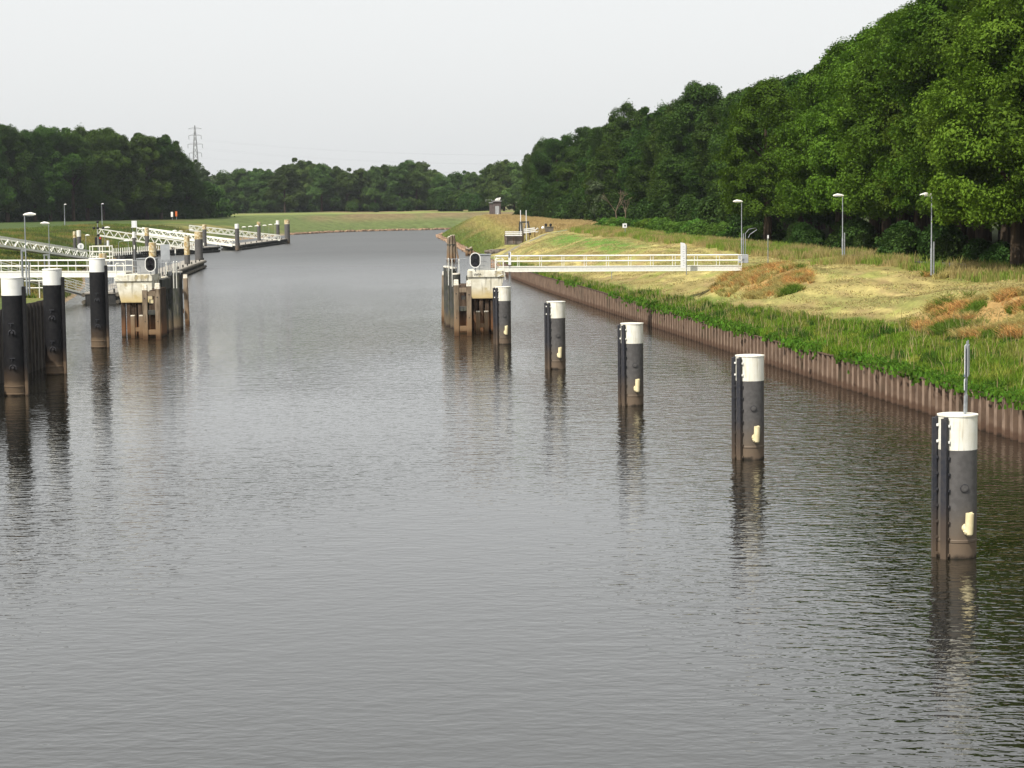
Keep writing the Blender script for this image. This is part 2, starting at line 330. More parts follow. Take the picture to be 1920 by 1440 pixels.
HAY = np.array([.37, .315, .12]); HAY2 = np.array([.23, .19, .07]); GRN = np.array([.10, .16, .022]); GRN2 = np.array([.13, .17, .03])
ORG = np.array([.34, .22, .085]); OLIVE = np.array([.17, .16, .045]); DKG = np.array([.045, .06, .018]); SOIL = np.array([.14, .10, .06])
def lerp(a, b, f): return a*(1-f[..., None])+b*f[..., None]
def col_right(Y, t, X):
    n1 = fbm(X*.09, Y*.035, 21); n2 = fbm(X*.5, Y*.22, 22); n3 = fbm((X+Y*.35)*.9, (Y-X*.5)*.06, 23)
    c = lerp(np.broadcast_to(HAY, X.shape+(3,)), HAY2, ss(.35, .7, n3))
    c = lerp(c, GRN2*1.3, ss(.5, .68, n2)*.55)
    c = lerp(c, np.array([.27, .19, .095]), .55*ss(.55, .66, fbm(X*.9+4, Y*.35, 37)))
    c = c*(.8+.4*fbm((X+Y*.35)*2.2, (Y-X*.5)*.22, 27))[..., None]
    c = lerp(c, np.array([.19, .20, .06]), .7*ss(.52, .68, fbm((X+Y*.25)*.35, (Y-X*.4)*.05, 36)))
    c = c*(1+.20*np.sin(t*5.2+fbm(X*.2, Y*.1, 33)*9)*ss(.3, .6, fbm(X*.3, Y*.12, 34)))[..., None]      # rows left by the mower
    # overgrown strip along the sheet piling, wider towards the camera
    wd = np.interp(Y, [60, 100, 125, 150, 200, 260], [8.5, 7.6, 4.3, 2.6, 1.3, .9])
    g = 1-ss(wd-.8, wd+1.2, t+(n2-.5)*2.6)
    gc = lerp(np.broadcast_to(GRN, X.shape+(3,)), OLIVE, ss(.35, .75, n1*0+n2)*ss(wd*.3, wd*.8, t))
    c = lerp(c, gc, g)
    # bracken
    o = np.exp(-((t-7.4)/3.2)**2-((Y-107)/11)**2)+np.exp(-((t-6.3)/2.4)**2-((Y-154)/10)**2)
    c = lerp(c, ORG, ss(.32, .62, o+(n2-.5)*.7))
    # unmown crest
    cr = ss(11.5, 13.2, t+(n2-.5)*2)*(1-ss(60, 70, t))
    cc = lerp(np.broadcast_to(np.array([.15, .19, .035]), X.shape+(3,)), np.array([.27, .20, .07]), ss(.4, .6, n2))
    c = lerp(c, cc, cr)
    band = ss(7, 8.5, t)*(1-ss(10.5, 12, t))*ss(215, 240, Y)*(1-ss(300, 330, Y))*ss(.35, .5, n2+.1)
    c = lerp(c, np.array([.11, .19, .03]), band)
    far = ss(355, 372, Y)
    fc = lerp(np.broadcast_to(np.array([.12, .155, .045]), X.shape+(3,)), np.array([.26, .185, .085]), ss(3, 11, t+(n1-.5)*10+(n2-.5)*5))
    fc = lerp(fc, np.array([.10, .075, .04]), .6*ss(.5, .7, n2)); fc = lerp(fc, np.array([.27, .26, .09]), .7*ss(.5, .8, np.exp(-((t-6.5-(Y-380)*.02)/2.0)**2)+(n2-.5)*.3))
    c = lerp(c, fc, far)
    gul = np.exp(-((Y-350-.35*t)/4.5)**2)*ss(1, 4, t)*(1-ss(14, 19, t))
    c = lerp(c, np.array([.10, .085, .065]), ss(.3, .6, gul+(n2-.5)*.4))
    c = lerp(c, np.array([.19, .18, .14]), ss(.45, .7, np.exp(-((Y-326-.8*t)/3.6)**2)+(n2-.5)*.2)*ss(1, 3, t)*(1-ss(13, 15, t)))
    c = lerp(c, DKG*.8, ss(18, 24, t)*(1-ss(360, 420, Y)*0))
    return c
def grid(name, P, mat_, col=None):
    h, w_ = P.shape[:2]; i = np.arange(h*w_).reshape(h, w_)
    Fq = np.stack([i[:-1, :-1], i[:-1, 1:], i[1:, 1:], i[1:, :-1]], -1).reshape(-1, 4)
    return npmesh(name, P.reshape(-1, 3), Fq, mat_, col=None if col is None else col.reshape(-1, 3), smooth=True)
mat_attr('ground_mat', .95, bump=.10, nscale=.9, var=.34, stretch=(1, .45, 1), angle=.5)
mat_attr('ground_far', .95, bump=.12, nscale=.4, var=.45)
mat_attr('blade', .8, var=.4, nscale=.8, trans=.45)

Yg = np.concatenate([np.arange(-70, 60, 5), np.arange(60, 270, .7), np.arange(270, 660, 1.6)]); 
tg = np.concatenate([np.arange(0, 22, .35), np.arange(22, 60, 2), [60, 80, 120, 200, 400, 900]])
YY, TT = np.meshgrid(Yg, tg, indexing='ij'); XX = xr(YY)+TT; ZZ = zr(YY, TT)
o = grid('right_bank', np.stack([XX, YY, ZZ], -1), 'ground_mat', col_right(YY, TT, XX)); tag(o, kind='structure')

# left bank and far bank in one sweep: the offset direction turns from west to north, so nothing crosses
pl = [(-28.4, y) for y in np.arange(-70, 130, 5)]+[(float(xl(y)), float(y)) for y in np.concatenate([np.arange(130, 160, 1.0), np.arange(160, 619, 3.0)])]
pl += [(float(x), float(np.interp(x, FX, FYY))) for x in np.concatenate([np.arange(-62.5, 60, 2.5), np.arange(60, 900, 30)])]
pl = np.array(pl); ang = np.where(pl[:, 1] < 560, PI, PI-PI/2*ss(560, 680, pl[:, 1])); ang = np.where(pl[:, 0] > -25, PI/2, ang)
tl = np.concatenate([np.arange(0, 16, .6), np.arange(16, 60, 2), [60, 75, 100, 150, 250, 400, 700, 1200, 2500, 5000]])
A, T = np.meshgrid(ang, tl, indexing='ij'); PX = pl[:, 0][:, None]+np.cos(A)*T; PY = pl[:, 1][:, None]+np.sin(A)*T
fs_ = ss(560, 660, pl[:, 1])[:, None]
Z = zl(np.broadcast_to(pl[:, 1][:, None], T.shape), T)*(1-fs_)+zf(T, PX)*fs_
n1 = fbm(PX*.05, PY*.02, 31); n2 = fbm(PX*.25, PY*.12, 32)
C = lerp(np.broadcast_to(np.array([.085, .12, .026]), T.shape+(3,)), np.array([.21, .19, .06]), ss(.42, .62, n1))
C = lerp(C, np.array([.055, .08, .022]), ss(.45, .62, n2)*.75)
C = lerp(C, np.array([.055, .085, .022]), ss(22, 34, T+(n2-.5)*10)*(1-fs_))
C = lerp(C, np.array([.30, .22, .14]), (1-ss(1.2, 3.0, T+(n2-.5)*2))*ss(142, 160, np.broadcast_to(pl[:, 1][:, None], T.shape)))
fc = lerp(np.broadcast_to(np.array([.105, .135, .045]), T.shape+(3,)), np.array([.18, .135, .07]), ss(.42, .6, n1)*ss(10, 25, T)*.9)
fc = lerp(fc, np.array([.30, .25, .18]), 1-ss(1.0, 2.2, T+(n2-.5)))
fc = lerp(fc, np.array([.20, .23, .07]), ss(40, 50, T)*(1-ss(100, 130, T)))
C = C*(1-fs_[..., None])+fc*fs_[..., None]
o = grid('left_bank', np.stack([PX, PY, Z], -1)[:, ::-1], 'ground_far', C[:, ::-1]); tag(o, kind='structure')
# bed under everything, reaching the horizon
mb = MB(); mb.add([(-6000, -300, -2), (6000, -300, -2), (6000, 8500, -2), (-6000, 8500, -2)], [(0, 1, 2, 3)]); o = mb.build('ground', 'asphalt'); tag(o, kind='structure')

# water
M = bpy.data.materials.new('water'); M.use_nodes = True; n = M.node_tree.nodes; L = M.node_tree.links; b = n['Principled BSDF']
b.inputs['Base Color'].default_value = (.011, .0105, .007, 1); b.inputs['Roughness'].default_value = .03; b.inputs['IOR'].default_value = 1.66; b.inputs['Specular IOR Level'].default_value = .5
tc = n.new('ShaderNodeTexCoord')
def wn(scale, st, det, rot=0.0, dist=0.0):
    mp = n.new('ShaderNodeMapping'); mp.inputs['Scale'].default_value = st; mp.inputs['Rotation'].default_value = (0, 0, rot); L.new(tc.outputs['Object'], mp.inputs[0])
    t = n.new('ShaderNodeTexNoise'); t.inputs['Scale'].default_value = scale; t.inputs['Detail'].default_value = det; t.inputs['Roughness'].default_value = .45; t.inputs['Distortion'].default_value = dist; L.new(mp.outputs[0], t.inputs[0]); return t.outputs[0]
def mth(op, a, b_=None, c_=None):
    x = n.new('ShaderNodeMath'); x.operation = op
    for i, v in enumerate((a, b_, c_)):
        if v is None: continue
        if isinstance(v, (int, float)): x.inputs[i].default_value = v
        else: L.new(v, x.inputs[i])
    return x.outputs[0]
r1 = wn(2.7, (.75, 1.25, 1), 2, .12, .3); r2 = wn(.8, (.8, 1.2, 1), 2, -.3); r3 = wn(7.5, (.9, 1.1, 1), 1, .5)
patch = wn(.035, (1, .5, 1), 2, .2)
pr = n.new('ShaderNodeMapRange'); pr.interpolation_type = 'SMOOTHSTEP'; pr.inputs['From Min'].default_value = .38; pr.inputs['From Max'].default_value = .62; pr.inputs['To Min'].default_value = .45; pr.inputs['To Max'].default_value = 1.3; L.new(patch, pr.inputs[0])
hgt = mth('ADD', mth('MULTIPLY', r1, .028), mth('ADD', mth('MULTIPLY', r2, .034), mth('MULTIPLY', r3, .0045)))
sy0 = n.new('ShaderNodeSeparateXYZ'); L.new(tc.outputs['Object'], sy0.inputs[0]); rw = n.new('ShaderNodeMapRange')
for k_, v_ in (('From Min', 50), ('From Max', 170), ('To Min', .85), ('To Max', 2.0)): rw.inputs[k_].default_value = v_
L.new(sy0.outputs['Y'], rw.inputs[0]); hgt = mth('MULTIPLY', mth('MULTIPLY', hgt, pr.outputs[0]), rw.outputs[0])
bp = n.new('ShaderNodeBump'); bp.inputs['Strength'].default_value = 1; bp.inputs['Distance'].default_value = 1.0; L.new(hgt, bp.inputs['Height']); L.new(bp.outputs[0], b.inputs['Normal'])
sy = n.new('ShaderNodeSeparateXYZ'); L.new(tc.outputs['Object'], sy.inputs[0]); rr_ = n.new('ShaderNodeMapRange')
for k_, v_ in (('From Min', 130), ('From Max', 400), ('To Min', .018), ('To Max', .38)): rr_.inputs[k_].default_value = v_
L.new(sy.outputs['Y'], rr_.inputs[0]); L.new(rr_.outputs[0], b.inputs['Roughness'])      # the open reach is finely wind-ruffled
MATS['water'] = M
mb = MB(); mb.add([(-400, -120, 0), (900, -120, 0), (900, 1000, 0), (-400, 1000, 0)], [(0, 1, 2, 3)]); o = mb.build('water', 'water'); tag(o, kind='structure')

# sheet pilings
def sheet_wall(name, label, path, z0, ztop, period, depth, side, mt, mt2):
    pts = [Vector((x, y, 0)) for x, y in path]; segs = []; V = []; zt = []; s_acc = 0
    tot = sum((pts[i+1]-pts[i]).length for i in range(len(pts)-1)); cum = [0]
    for i in range(len(pts)-1): cum.append(cum[-1]+(pts[i+1]-pts[i]).length)
    def P(s):
        s = min(max(s, 0), tot)
        for i in range(len(pts)-1):
            if s <= cum[i+1]+1e-9:
                d = (pts[i+1]-pts[i]).normalized(); return pts[i]+d*(s-cum[i]), Vector((d.y, -d.x, 0))*side
    prof = [(0, 0), (.36, 0), (.5, 1), (.86, 1)]
    N = int(tot/period); row = []
    for k in range(N):
        h = ztop(k*period)+random.uniform(-.015, .015)
        for u, v in prof:
            p, nn = P((k+u)*period); q = p+nn*(v*depth-.05); row.append((q.x, q.y, h))
    V = [(x, y, z0) for x, y, z in row]+[(x, y, z) for x, y, z in row]
    m_ = len(row); F = [(i, i+1, i+1+m_, i+m_) for i in range(m_-1)]
    root = thing(name, label, 'sheet pile wall')
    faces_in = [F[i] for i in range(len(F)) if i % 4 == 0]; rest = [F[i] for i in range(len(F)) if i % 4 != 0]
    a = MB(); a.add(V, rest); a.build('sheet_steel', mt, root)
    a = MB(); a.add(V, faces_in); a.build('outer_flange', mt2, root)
    a = MB()
    for i in range(0, m_-4, 4): a.beam((row[i][0], row[i][1], row[i][2]-.02), (row[i+4][0] if i+4 < m_ else row[-1][0], row[i+4][1] if i+4 < m_ else row[-1][1], row[i][2]-.02), .05, .06)
    a.build('top_edge', mt, root)
    return root
sheet_wall('sheet_pile_wall', 'long brown rusty corrugated sheet pile wall along the right bank', [(float(xr(y))-.02, y) for y in (40, 83, 116, 147, 226, 266, 283)], -1.2, lambda s: 1.58+.06*math.sin(s*.05), .92, .30, 1, 'sheet_rust', 'sheet_flat_lit')
sheet_wall('sheet_pile_wall', 'dark grey corrugated sheet pile wall behind the black piles on the left', [(-28.5, 60), (-28.5, 134)], -1.2, lambda s: 4.02, .9, .28, 1, 'sheet_dark', 'sheet_dark')
print('land done')

# ------------------------------------------------------------------ trees
def crown_mesh(name, seed, h, r, z0, ncl, leaves, ls, material, prof='oak', flat=.62, rc=(1.0, 1.9), parent=None):
    g = np.random.default_rng(seed); C_ = []; R_c = []
    while len(C_) < ncl:
        u = g.random(); a = g.random()*2*PI
        if prof == 'oak': w_ = math.sin(PI*min(1, .12+.88*u)**.8)**.55 if u < .999 else 0
        elif prof == 'maple': w_ = (1-(2*u-.85)**2*.62 if u > .425 else .93+.07*u/.425); w_ = max(.1, min(1, w_))
        else: w_ = math.sqrt(max(.03, 1-u*u))
        w_ *= 1+.12*math.sin(a*3+seed)+.08*math.sin(a*5+u*7+seed*2)
        rr = r*w_*(1-.45*g.random()**2.2); rr = max(rr-.6, 0)
        C_.append((rr*math.cos(a), rr*math.sin(a), z0+h*u)); R_c.append(g.uniform(*rc))
    C_ = np.array(C_); R_c = np.array(R_c)
    if prof == 'oak':                                # gather the leaf clumps into boughs so that the outline is uneven
        nb = 20; u_ = (np.arange(nb)+g.random(nb))/nb; a_ = g.random(nb)*2*PI+np.arange(nb)*2.4
        w_ = np.sin(PI*np.minimum(.97, .1+.88*u_)**.8)**.6*g.uniform(.45, .78, nb)*r; w_ = np.where(u_ > .85, w_*.5, w_)
        B_ = np.stack([w_*np.cos(a_), w_*np.sin(a_), z0+h*(.04+.90*u_)], 1); br = r*g.uniform(.28, .44, nb)
        k_ = g.integers(0, nb, ncl); dd = g.normal(size=(ncl, 3)); dd /= np.linalg.norm(dd, axis=1)[:, None]
        C_ = B_[k_]+dd*br[k_][:, None]*np.array([1, 1, .8])*(.5+.5*g.random(ncl)[:, None])
        R_c = R_c*.78; st = g.random(ncl) < .08; R_c[st] *= .55; C_[st] += dd[st]*np.array([.8, .8, 1.4])
    idx = g.integers(0, ncl, leaves); d = g.normal(size=(leaves, 3)); d[:, 2] = d[:, 2]*.9+.35; d /= np.linalg.norm(d, axis=1)[:, None]
    rad = R_c[idx]*(.35+.72*g.random(leaves)**.55); sp_ = g.random(leaves) < .07; rad[sp_] *= 1.25
    ax = g.random(ncl)*PI; s1 = g.uniform(.75, 1.5, ncl); s2 = g.uniform(.6, 1.1, ncl); s3 = flat*g.uniform(.6, 1.15, ncl)
    ca, sa = np.cos(ax)[idx], np.sin(ax)[idx]; ex, ey = d[:, 0]*rad*s1[idx], d[:, 1]*rad*s2[idx]; od = np.hypot(ex, ey)
    pos = C_[idx]+np.stack([ex*ca-ey*sa, ex*sa+ey*ca, d[:, 2]*rad*s3[idx]-.22*od], 1)+g.normal(size=(leaves, 3))*.10
    out = pos-np.array([0, 0, z0+h*.4]); out /= np.linalg.norm(out, axis=1)[:, None]+1e-6
    nrm = d*.7+out*.35+g.normal(size=(leaves, 3))*.42+np.array([0, 0, .35]); nrm /= np.linalg.norm(nrm, axis=1)[:, None]
    t = np.cross(nrm, g.normal(size=(leaves, 3))); t /= np.linalg.norm(t, axis=1)[:, None]; b_ = np.cross(nrm, t)
    s = ls*g.uniform(.6, 1.25, leaves)[:, None]
    bend = nrm*s*.22
    V = np.stack([pos-t*s*.75-bend, pos-b_*s*.42, pos+t*s*.75-bend, pos+b_*s*.42+bend*.5], 1).reshape(-1, 3)
    Fq = np.arange(leaves*4).reshape(-1, 4)
    return npmesh('crown', V, Fq, material, parent)
def trunk_mesh(seed, h, r, limbs, reach, parent, material='bark'):
    g = random.Random(seed); mb = MB()
    top = (g.uniform(-.5, .5), g.uniform(-.5, .5), h)
    mb.tube([(0, 0, -1.0), (0, 0, .3), (g.uniform(-.1, .1), g.uniform(-.1, .1), h*.4), top], [r*1.35, r*1.05, r*.8, r*.25], 9)
    for k in range(limbs):
        a = g.uniform(0, 2*PI); z = h*g.uniform(.3, .85); rr = reach*g.uniform(.5, .95)
        mb.tube([(0, 0, z), (math.cos(a)*rr*.45, math.sin(a)*rr*.45, z+rr*.45), (math.cos(a)*rr, math.sin(a)*rr, z+rr*.8)], [r*.4, r*.22, r*.06], 6)
    return mb.build('trunk', material, parent, smooth=True)
PROTO = {}
def tree_proto(key, name, seed, H, R, z0, ncl, leaves, ls, material, prof, rc=(1.0, 1.9), tr=.4, flat=.62):
    t = bpy.data.objects.new(name, None); COL.objects.link(t)
    crown_mesh(name, seed, H-z0-rc[1]*flat, R, z0, ncl, leaves, ls, material, prof, flat, rc, t)
    if tr: trunk_mesh(seed, H*.72, tr, 7, R*.7, t)
    PROTO.setdefault(key, []).append([t, False]); return t
def put_tree(key, x, y, sc, label, cat, group, zs=1.0, k=None, dz=-.15):
    lst = PROTO[key]; e = lst[random.randrange(len(lst)) if k is None else k % len(lst)]
    z = ground(x, y)+dz; rz = random.uniform(0, 2*PI)
    if not e[1]:
        o = e[0]; e[1] = True; o.location = (x, y, z); o.rotation_euler.z = rz; o.scale = (sc, sc, sc*zs); tag(o, label, cat, group); return o
    o = dup(e[0], (x, y, z), rz, (sc, sc, sc*zs)); tag(o, label, cat, group); return o
for s_ in range(4): tree_proto('maple', 'maple_tree', 40+s_, 20.5, 6.0, 3.7, 230, 120000, .185, 'leaf_maple', 'maple', (.65, 1.45), .55, .74)
for s_ in range(4): tree_proto('oak', 'oak_tree', 60+s_, 20.5, 6.4, 2.6, 170, 75000, .24, 'leaf_oak', 'oak', (1.0, 2.0), .4, .85)
for s_ in range(4): tree_proto('far', 'broadleaf_tree', 80+s_, 20, 7.0, 2.2, 110, 26000, .45, 'leaf_far', 'oak', (1.4, 2.8), .42, .7)
for s_ in range(2): tree_proto('pale', 'willow_tree', 95+s_, 17, 4.6, 1.5, 60, 14000, .42, 'leaf_pale', 'oak', (1.0, 2.0), .3, .8)
for s_ in range(3): tree_proto('shrub', 'shrub', 100+s_, 3.6, 2.2, .1, 26, 9000, .22, 'leaf_shrub', 'dome', (.6, 1.1), 0, .7)
for s_ in range(2): tree_proto('bramble', 'bramble_bush', 110+s_, 2.4, 2.6, -.2, 26, 9000, .20, 'leaf_bramble', 'dome', (.5, .9), 0, .6)

# near wood on the right bank
def jit(a): return random.uniform(-a, a)
GM = 'maples in the near wood on the right bank'; LM = 'tall bright green maple with layered foliage in the near wood behind the lamps'
for row, (dx, y0, y1, st) in enumerate([(0, 92, 218, 8.6), (8.5, 96, 232, 8.4), (17.5, 92, 240, 9.5)]):
    y = y0; i = 0
    while y < y1:
        x = np.interp(y, [90, 129, 160, 190, 215, 240], [40.5, 36.6, 35.8, 33.2, 31.8, 31.5])+dx+jit(.8)
        s_ = random.uniform(.96, 1.06)*np.interp(y, [90, 150, 180, 200, 235], [1.12, 1.13, 1.08, .99, .90])
        put_tree('maple', x, y+jit(1), s_, LM if row == 0 else 'tall bright green maple standing deep inside the near wood', 'tree', GM if row == 0 else 'maples deep inside the near wood')
        y += st; i += 1
put_tree('maple', 31.6, 133, .92, 'bright green maple with bare dark trunk at the right edge of the photo', 'tree', None, k=2)
put_tree('maple', 27.2, 226, .86, 'bright green maple standing farthest left in the near wood', 'tree', None, k=1)
# darker wood along the right bank towards the bend
GO = 'dark oaks of the wood along the right bank'
ox = lambda y: np.interp(y, [225, 250, 317, 380, 435, 500, 570, 640], [33.5, 33, 32, 26.5, 20.5, 11.5, 9, 14])
hs_ = lambda y: np.interp(y, [225, 260, 290, 330, 380, 435, 500, 600], [.97, .99, .99, 1.04, 1.05, 1.01, .97, .92])
for row, dx in enumerate([0, 9, 19]):
    y = 236+row*4
    while y < 640:
        put_tree('oak', ox(y)+dx+jit(1.5), y+jit(2.5), hs_(y)*random.uniform(.9, 1.1), 'dark green oak on the edge of the wood along the right bank' if row == 0 else 'dark green oak standing behind the edge of the right bank wood', 'tree', GO if row == 0 else 'dark oaks behind the edge of the wood', zs=random.uniform(.95, 1.05))
        y += [10, 11, 15][row]
# understorey
for i, y in enumerate(np.arange(118, 232, 5.2)):
    put_tree('shrub', np.interp(y, [90, 129, 160, 190, 215, 240], [34, 34.5, 31.5, 30, 29, 29])+jit(1.2)+(4 if 120 < y < 134 else 0), y, random.uniform(.5, .95), 'dark leafy shrub under the bright maples of the near wood', 'shrub', 'shrubs under the near maples')
for i, y in enumerate(np.arange(240, 560, 9)):
    put_tree('shrub', ox(y)-5.0+jit(1.2), y, random.uniform(.9, 1.7), 'dark leafy shrub at the foot of the oaks along the right bank', 'shrub', 'shrubs at the foot of the oaks')
for i, y in enumerate(np.arange(228, 330, 4.2)):
    put_tree('bramble', np.interp(y, [228, 262, 300, 330], [27.5, 24.6, 19.5, 14.5])+jit(.5), y, random.uniform(.78, 1.0), 'low green bramble bush in the long thicket before the dark oaks', 'bush', 'bramble bushes in the long thicket')
# a grey green willow at the wood edge and the bare dead tree by it
put_tree('pale', 17.8, 405, .72, 'grey green willow at the wood edge above the information sign', 'tree', None)
dt = thing('dead_tree', 'bare pale dead tree with forked branches before the dark wood', 'tree', (17.6, 350, ground(17.6, 350)-.1))
mb = MB()
def branch(p, d, l, r, lev):
    q = p+d*l; mb.tube([p, p+d*l*.5+Vector((jit(.1), jit(.1), 0)), q], [r, r*.8, r*.6], 5)
    if lev:
        for k in range(3): branch(q, (d+Vector((jit(.75), jit(.4), jit(.3)))).normalized(), l*.68, r*.55, lev-1)
branch(Vector((0, 0, 0)), Vector((-.12, 0, 1)), 2.6, .13, 3); branch(Vector((.8, .3, 0)), Vector((.25, 0, 1)), 2.2, .10, 2)
mb.build('branches', 'dead_wood', dt)

# left wood
GL = 'trees on the edge of the left wood'
for row, dyy in enumerate([0, 10, 21]):
    for i in range(13):
        f = i/12; x = -142+f*50+row*(-3)+jit(1.5)+(-4 if f > .9 else 0); y = 560+f*68+dyy+jit(2)
        s_ = np.interp(f, [0, .2, .5, .8, .93, 1], [1.30, 1.33, 1.33, 1.31, 1.18, .92])*random.uniform(.96, 1.05)
        if row and f > .95: continue
        put_tree('far' if row else 'oak', x, y, s_, 'dark green tree with bare lower trunk on the edge of the left wood' if row == 0 else 'dark green tree standing behind the edge of the left wood', 'tree', GL if row == 0 else 'trees behind the edge of the left wood')
for (x, y, s_, kk) in [(-97.5, 680, 1.0, 'pale'), (-101, 690, 1.15, 'pale')]:
    put_tree(kk, x, y, s_, 'pale grey green tree in the gap below the pylon', 'tree', 'pale trees in the gap below the pylon')
for k, f in enumerate(np.linspace(-.05, 1.0, 26)):
    for dyy, s1 in ((9, 2.2), (24, 3.2)):
        put_tree('shrub', -142+f*50+jit(1), 560+f*68+dyy+jit(2), s1*random.uniform(.8, 1.1), 'dark undergrowth bush in the shade of the left wood', 'bush', 'undergrowth bushes of the left wood')
for k, f in enumerate(np.linspace(0, 1, 40)):
    p = at(398+f*520, 385, 862); put_tree('shrub', p.x, 862+jit(4), random.uniform(1.8, 2.8), 'dark undergrowth bush between the trees of the far belt', 'bush', 'undergrowth bushes of the far belt')
# far belt beyond the bend: heights follow the photo's skyline
def far_row(Y, pts, label, group, step, key='far', cut=None, rowscale=1.0):
    x0 = pts[0][0]; x = x0
    while x < pts[-1][0]:
        top = np.interp(x, [p[0] for p in pts], [p[1] for p in pts]); yy = Y+jit(12)
        p = at(x, top, yy); g_ = ground(p.x, yy); H = (p.z-g_)*rowscale*random.uniform(.93, 1.06)
        if not (cut and cut[0] < x < cut[1]): put_tree(key, p.x, yy, max(.4, H/18.2), label, 'tree', group)
        x += step*random.uniform(.8, 1.2)
SK = [(398, 345), (415, 322), (470, 318), (520, 320), (545, 305), (570, 302), (605, 308), (650, 318), (690, 318), (715, 314), (745, 312), (775, 302), (800, 315), (830, 322), (860, 325), (900, 322), (925, 318)]
far_row(850, SK, 'hazy green tree in the front row of the belt beyond the bend', 'front trees of the far belt', 27, cut=(795, 822))
far_row(890, SK, 'hazy green tree in the back row of the belt beyond the bend', 'back trees of the far belt', 30, rowscale=1.0)
far_row(760, [(925, 305), (950, 300), (975, 305), (1000, 300)], 'dark hazy tree behind the brick building at the bend', 'trees behind the brick building', 22)
far_row(800, [(340, 335), (372, 325), (392, 345), (410, 350)], 'hazy green tree between the left wood and the far belt', 'trees between the left wood and far belt', 16)
for (x, Y, s_) in [(820, 800, 2.2), (838, 795, 2.4), (858, 790, 2.3), (876, 785, 2.0), (893, 780, 1.7), (905, 776, 2.3), (660, 815, 1.2), (700, 815, 1.1), (760, 815, 1.4)]:
    p = at(x, 395, Y); put_tree('shrub', p.x, Y, s_, 'dark round bush on the grassy far bank before the tree belt', 'bush', 'bushes on the far bank')
print('trees done')
print("ok")

# ------------------------------------------------------------------ mooring piles, right row (canal side is -X)
def cyl_shell(mb, r, z0, z1, n=40): mb.lathe([(r, z0), (r, z1)], n=n)
def right_pile():
    t = thing('mooring_pile', '', 'mooring pile')
    MB().lathe([(.53, -1.6), (.53, .42), (.545, .44), (.545, .50), (.53, .52), (.53, 2.96)], n=44).build('shaft', 'grey_paint', t, True)
    MB().lathe([(.534, 2.955), (.534, 3.86), (.553, 3.865), (.553, 3.905), (.50, 3.91), (.05, 3.93)], n=44).build('cap_band', 'cap_rust', t, True)
    for a in (PI+.80, PI-.02):
        c, s = math.cos(a), math.sin(a)
        mb = MB(); mb.box((c*.56, s*.56, 1.42), (.10, .10, 4.86), a); mb.box((c*.625, s*.625, 1.42), (.12, .18, 4.80), a)
        f = mb.build('fender_beam', 'fender', t, bevel=.008)
        for k in range(9):
            z = 3.62-k*.44
            b_ = MB().box((c*.56, s*.56, z), (.06, .26, .07), a)
            b_.build('bracket', 'cap_white' if k < 2 else 'fender', t, bevel=.006)
    a = -PI/2+.17
    c, s = math.cos(a), math.sin(a)
    MB().tube([(c*.50, s*.50, 1.93), (c*.56, s*.56, 1.93)], .10, 20).tube([(c*.55, s*.55, 1.93), (c*.575, s*.575, 1.93)], .065, 20).build('cover_disc', 'grey_paint', t, True)
    MB().tube([(c*.50, s*.50, 1.93), (c*.548, s*.548, 1.93)], .118, 20).build('disc_rim', 'fender', t, True)
    a = -PI/2+.27; c, s = math.cos(a), math.sin(a)
    mb = MB(); x, y = c*.70, s*.70
    mb.tube([(x, y, .66), (x, y, .70), (x, y, .78), (x+.02, y, 1.27)], [.06, .105, .112, .112], 18)
    mb.tube([(c*.48, s*.48, .86), (x-.03, y-.01, .80)], [.12, .11], 16); mb.tube([(x+.01, y, .76), (x-.11, y-.04, .76), (x-.14, y-.05, .80)], [.08, .06, .035], 14)
    mb.tube([(x+.02, y, 1.26), (x+.08, y+.05, 1.28), (x+.10, y+.08, 1.15)], [.04, .028, .02], 8)
    mb.build('bollard_horn', 'cream', t, True, bevel=0)
    return t
RP = [(1801, 1048, 'nearest grey mooring pile with white cap and two posted signs on its top'), (1409, 862, 'second nearest grey mooring pile with white cap, in front of the sheet pile wall'), (1187, 761, 'third grey white-capped mooring pile from the right edge, middle of the right row'), (1044, 692.5, 'fourth grey white-capped mooring pile from the right edge, in open water'), (944, 646, 'farthest grey white-capped mooring pile, standing before the right dolphin')]
rp0 = right_pile(); RPOS = []
for i, (px, py, lb) in enumerate(RP):
    d = ray(px, py); k = -CAMZ/d.z; p = (d.x*k, d.y*k+.5, 0); RPOS.append(p)
    if i == 0: rp0.location = p; tag(rp0, lb, None, 'grey mooring piles in the right row')
    else: dup(rp0, p, jit(.03), None, lb, 'grey mooring piles in the right row')
# boards on the nearest pile
def text_mesh(name, s, size, mat_, parent, loc, rot, ext=.002):
    cu = bpy.data.curves.new(name, 'FONT'); cu.body = s; cu.size = size; cu.align_x = 'CENTER'; cu.align_y = 'CENTER'; cu.extrude = ext
    ob = bpy.data.objects.new(name, cu); COL.objects.link(ob); dg = bpy.context.evaluated_depsgraph_get()
    me = bpy.data.meshes.new_from_object(ob.evaluated_get(dg)); bpy.data.objects.remove(ob)
    me.materials.clear(); me.materials.append(MATS[mat_]); o = bpy.data.objects.new(name, me); COL.objects.link(o); o.parent = parent; o.location = loc; o.rotation_euler = rot; return o
px_, py_, _ = RPOS[0]
t = thing('mooring_sign', 'two slim sign boards seen nearly edge-on, on posts on top of the nearest pile', 'sign', (px_+.22, py_-.05, 3.92), math.radians(-16))
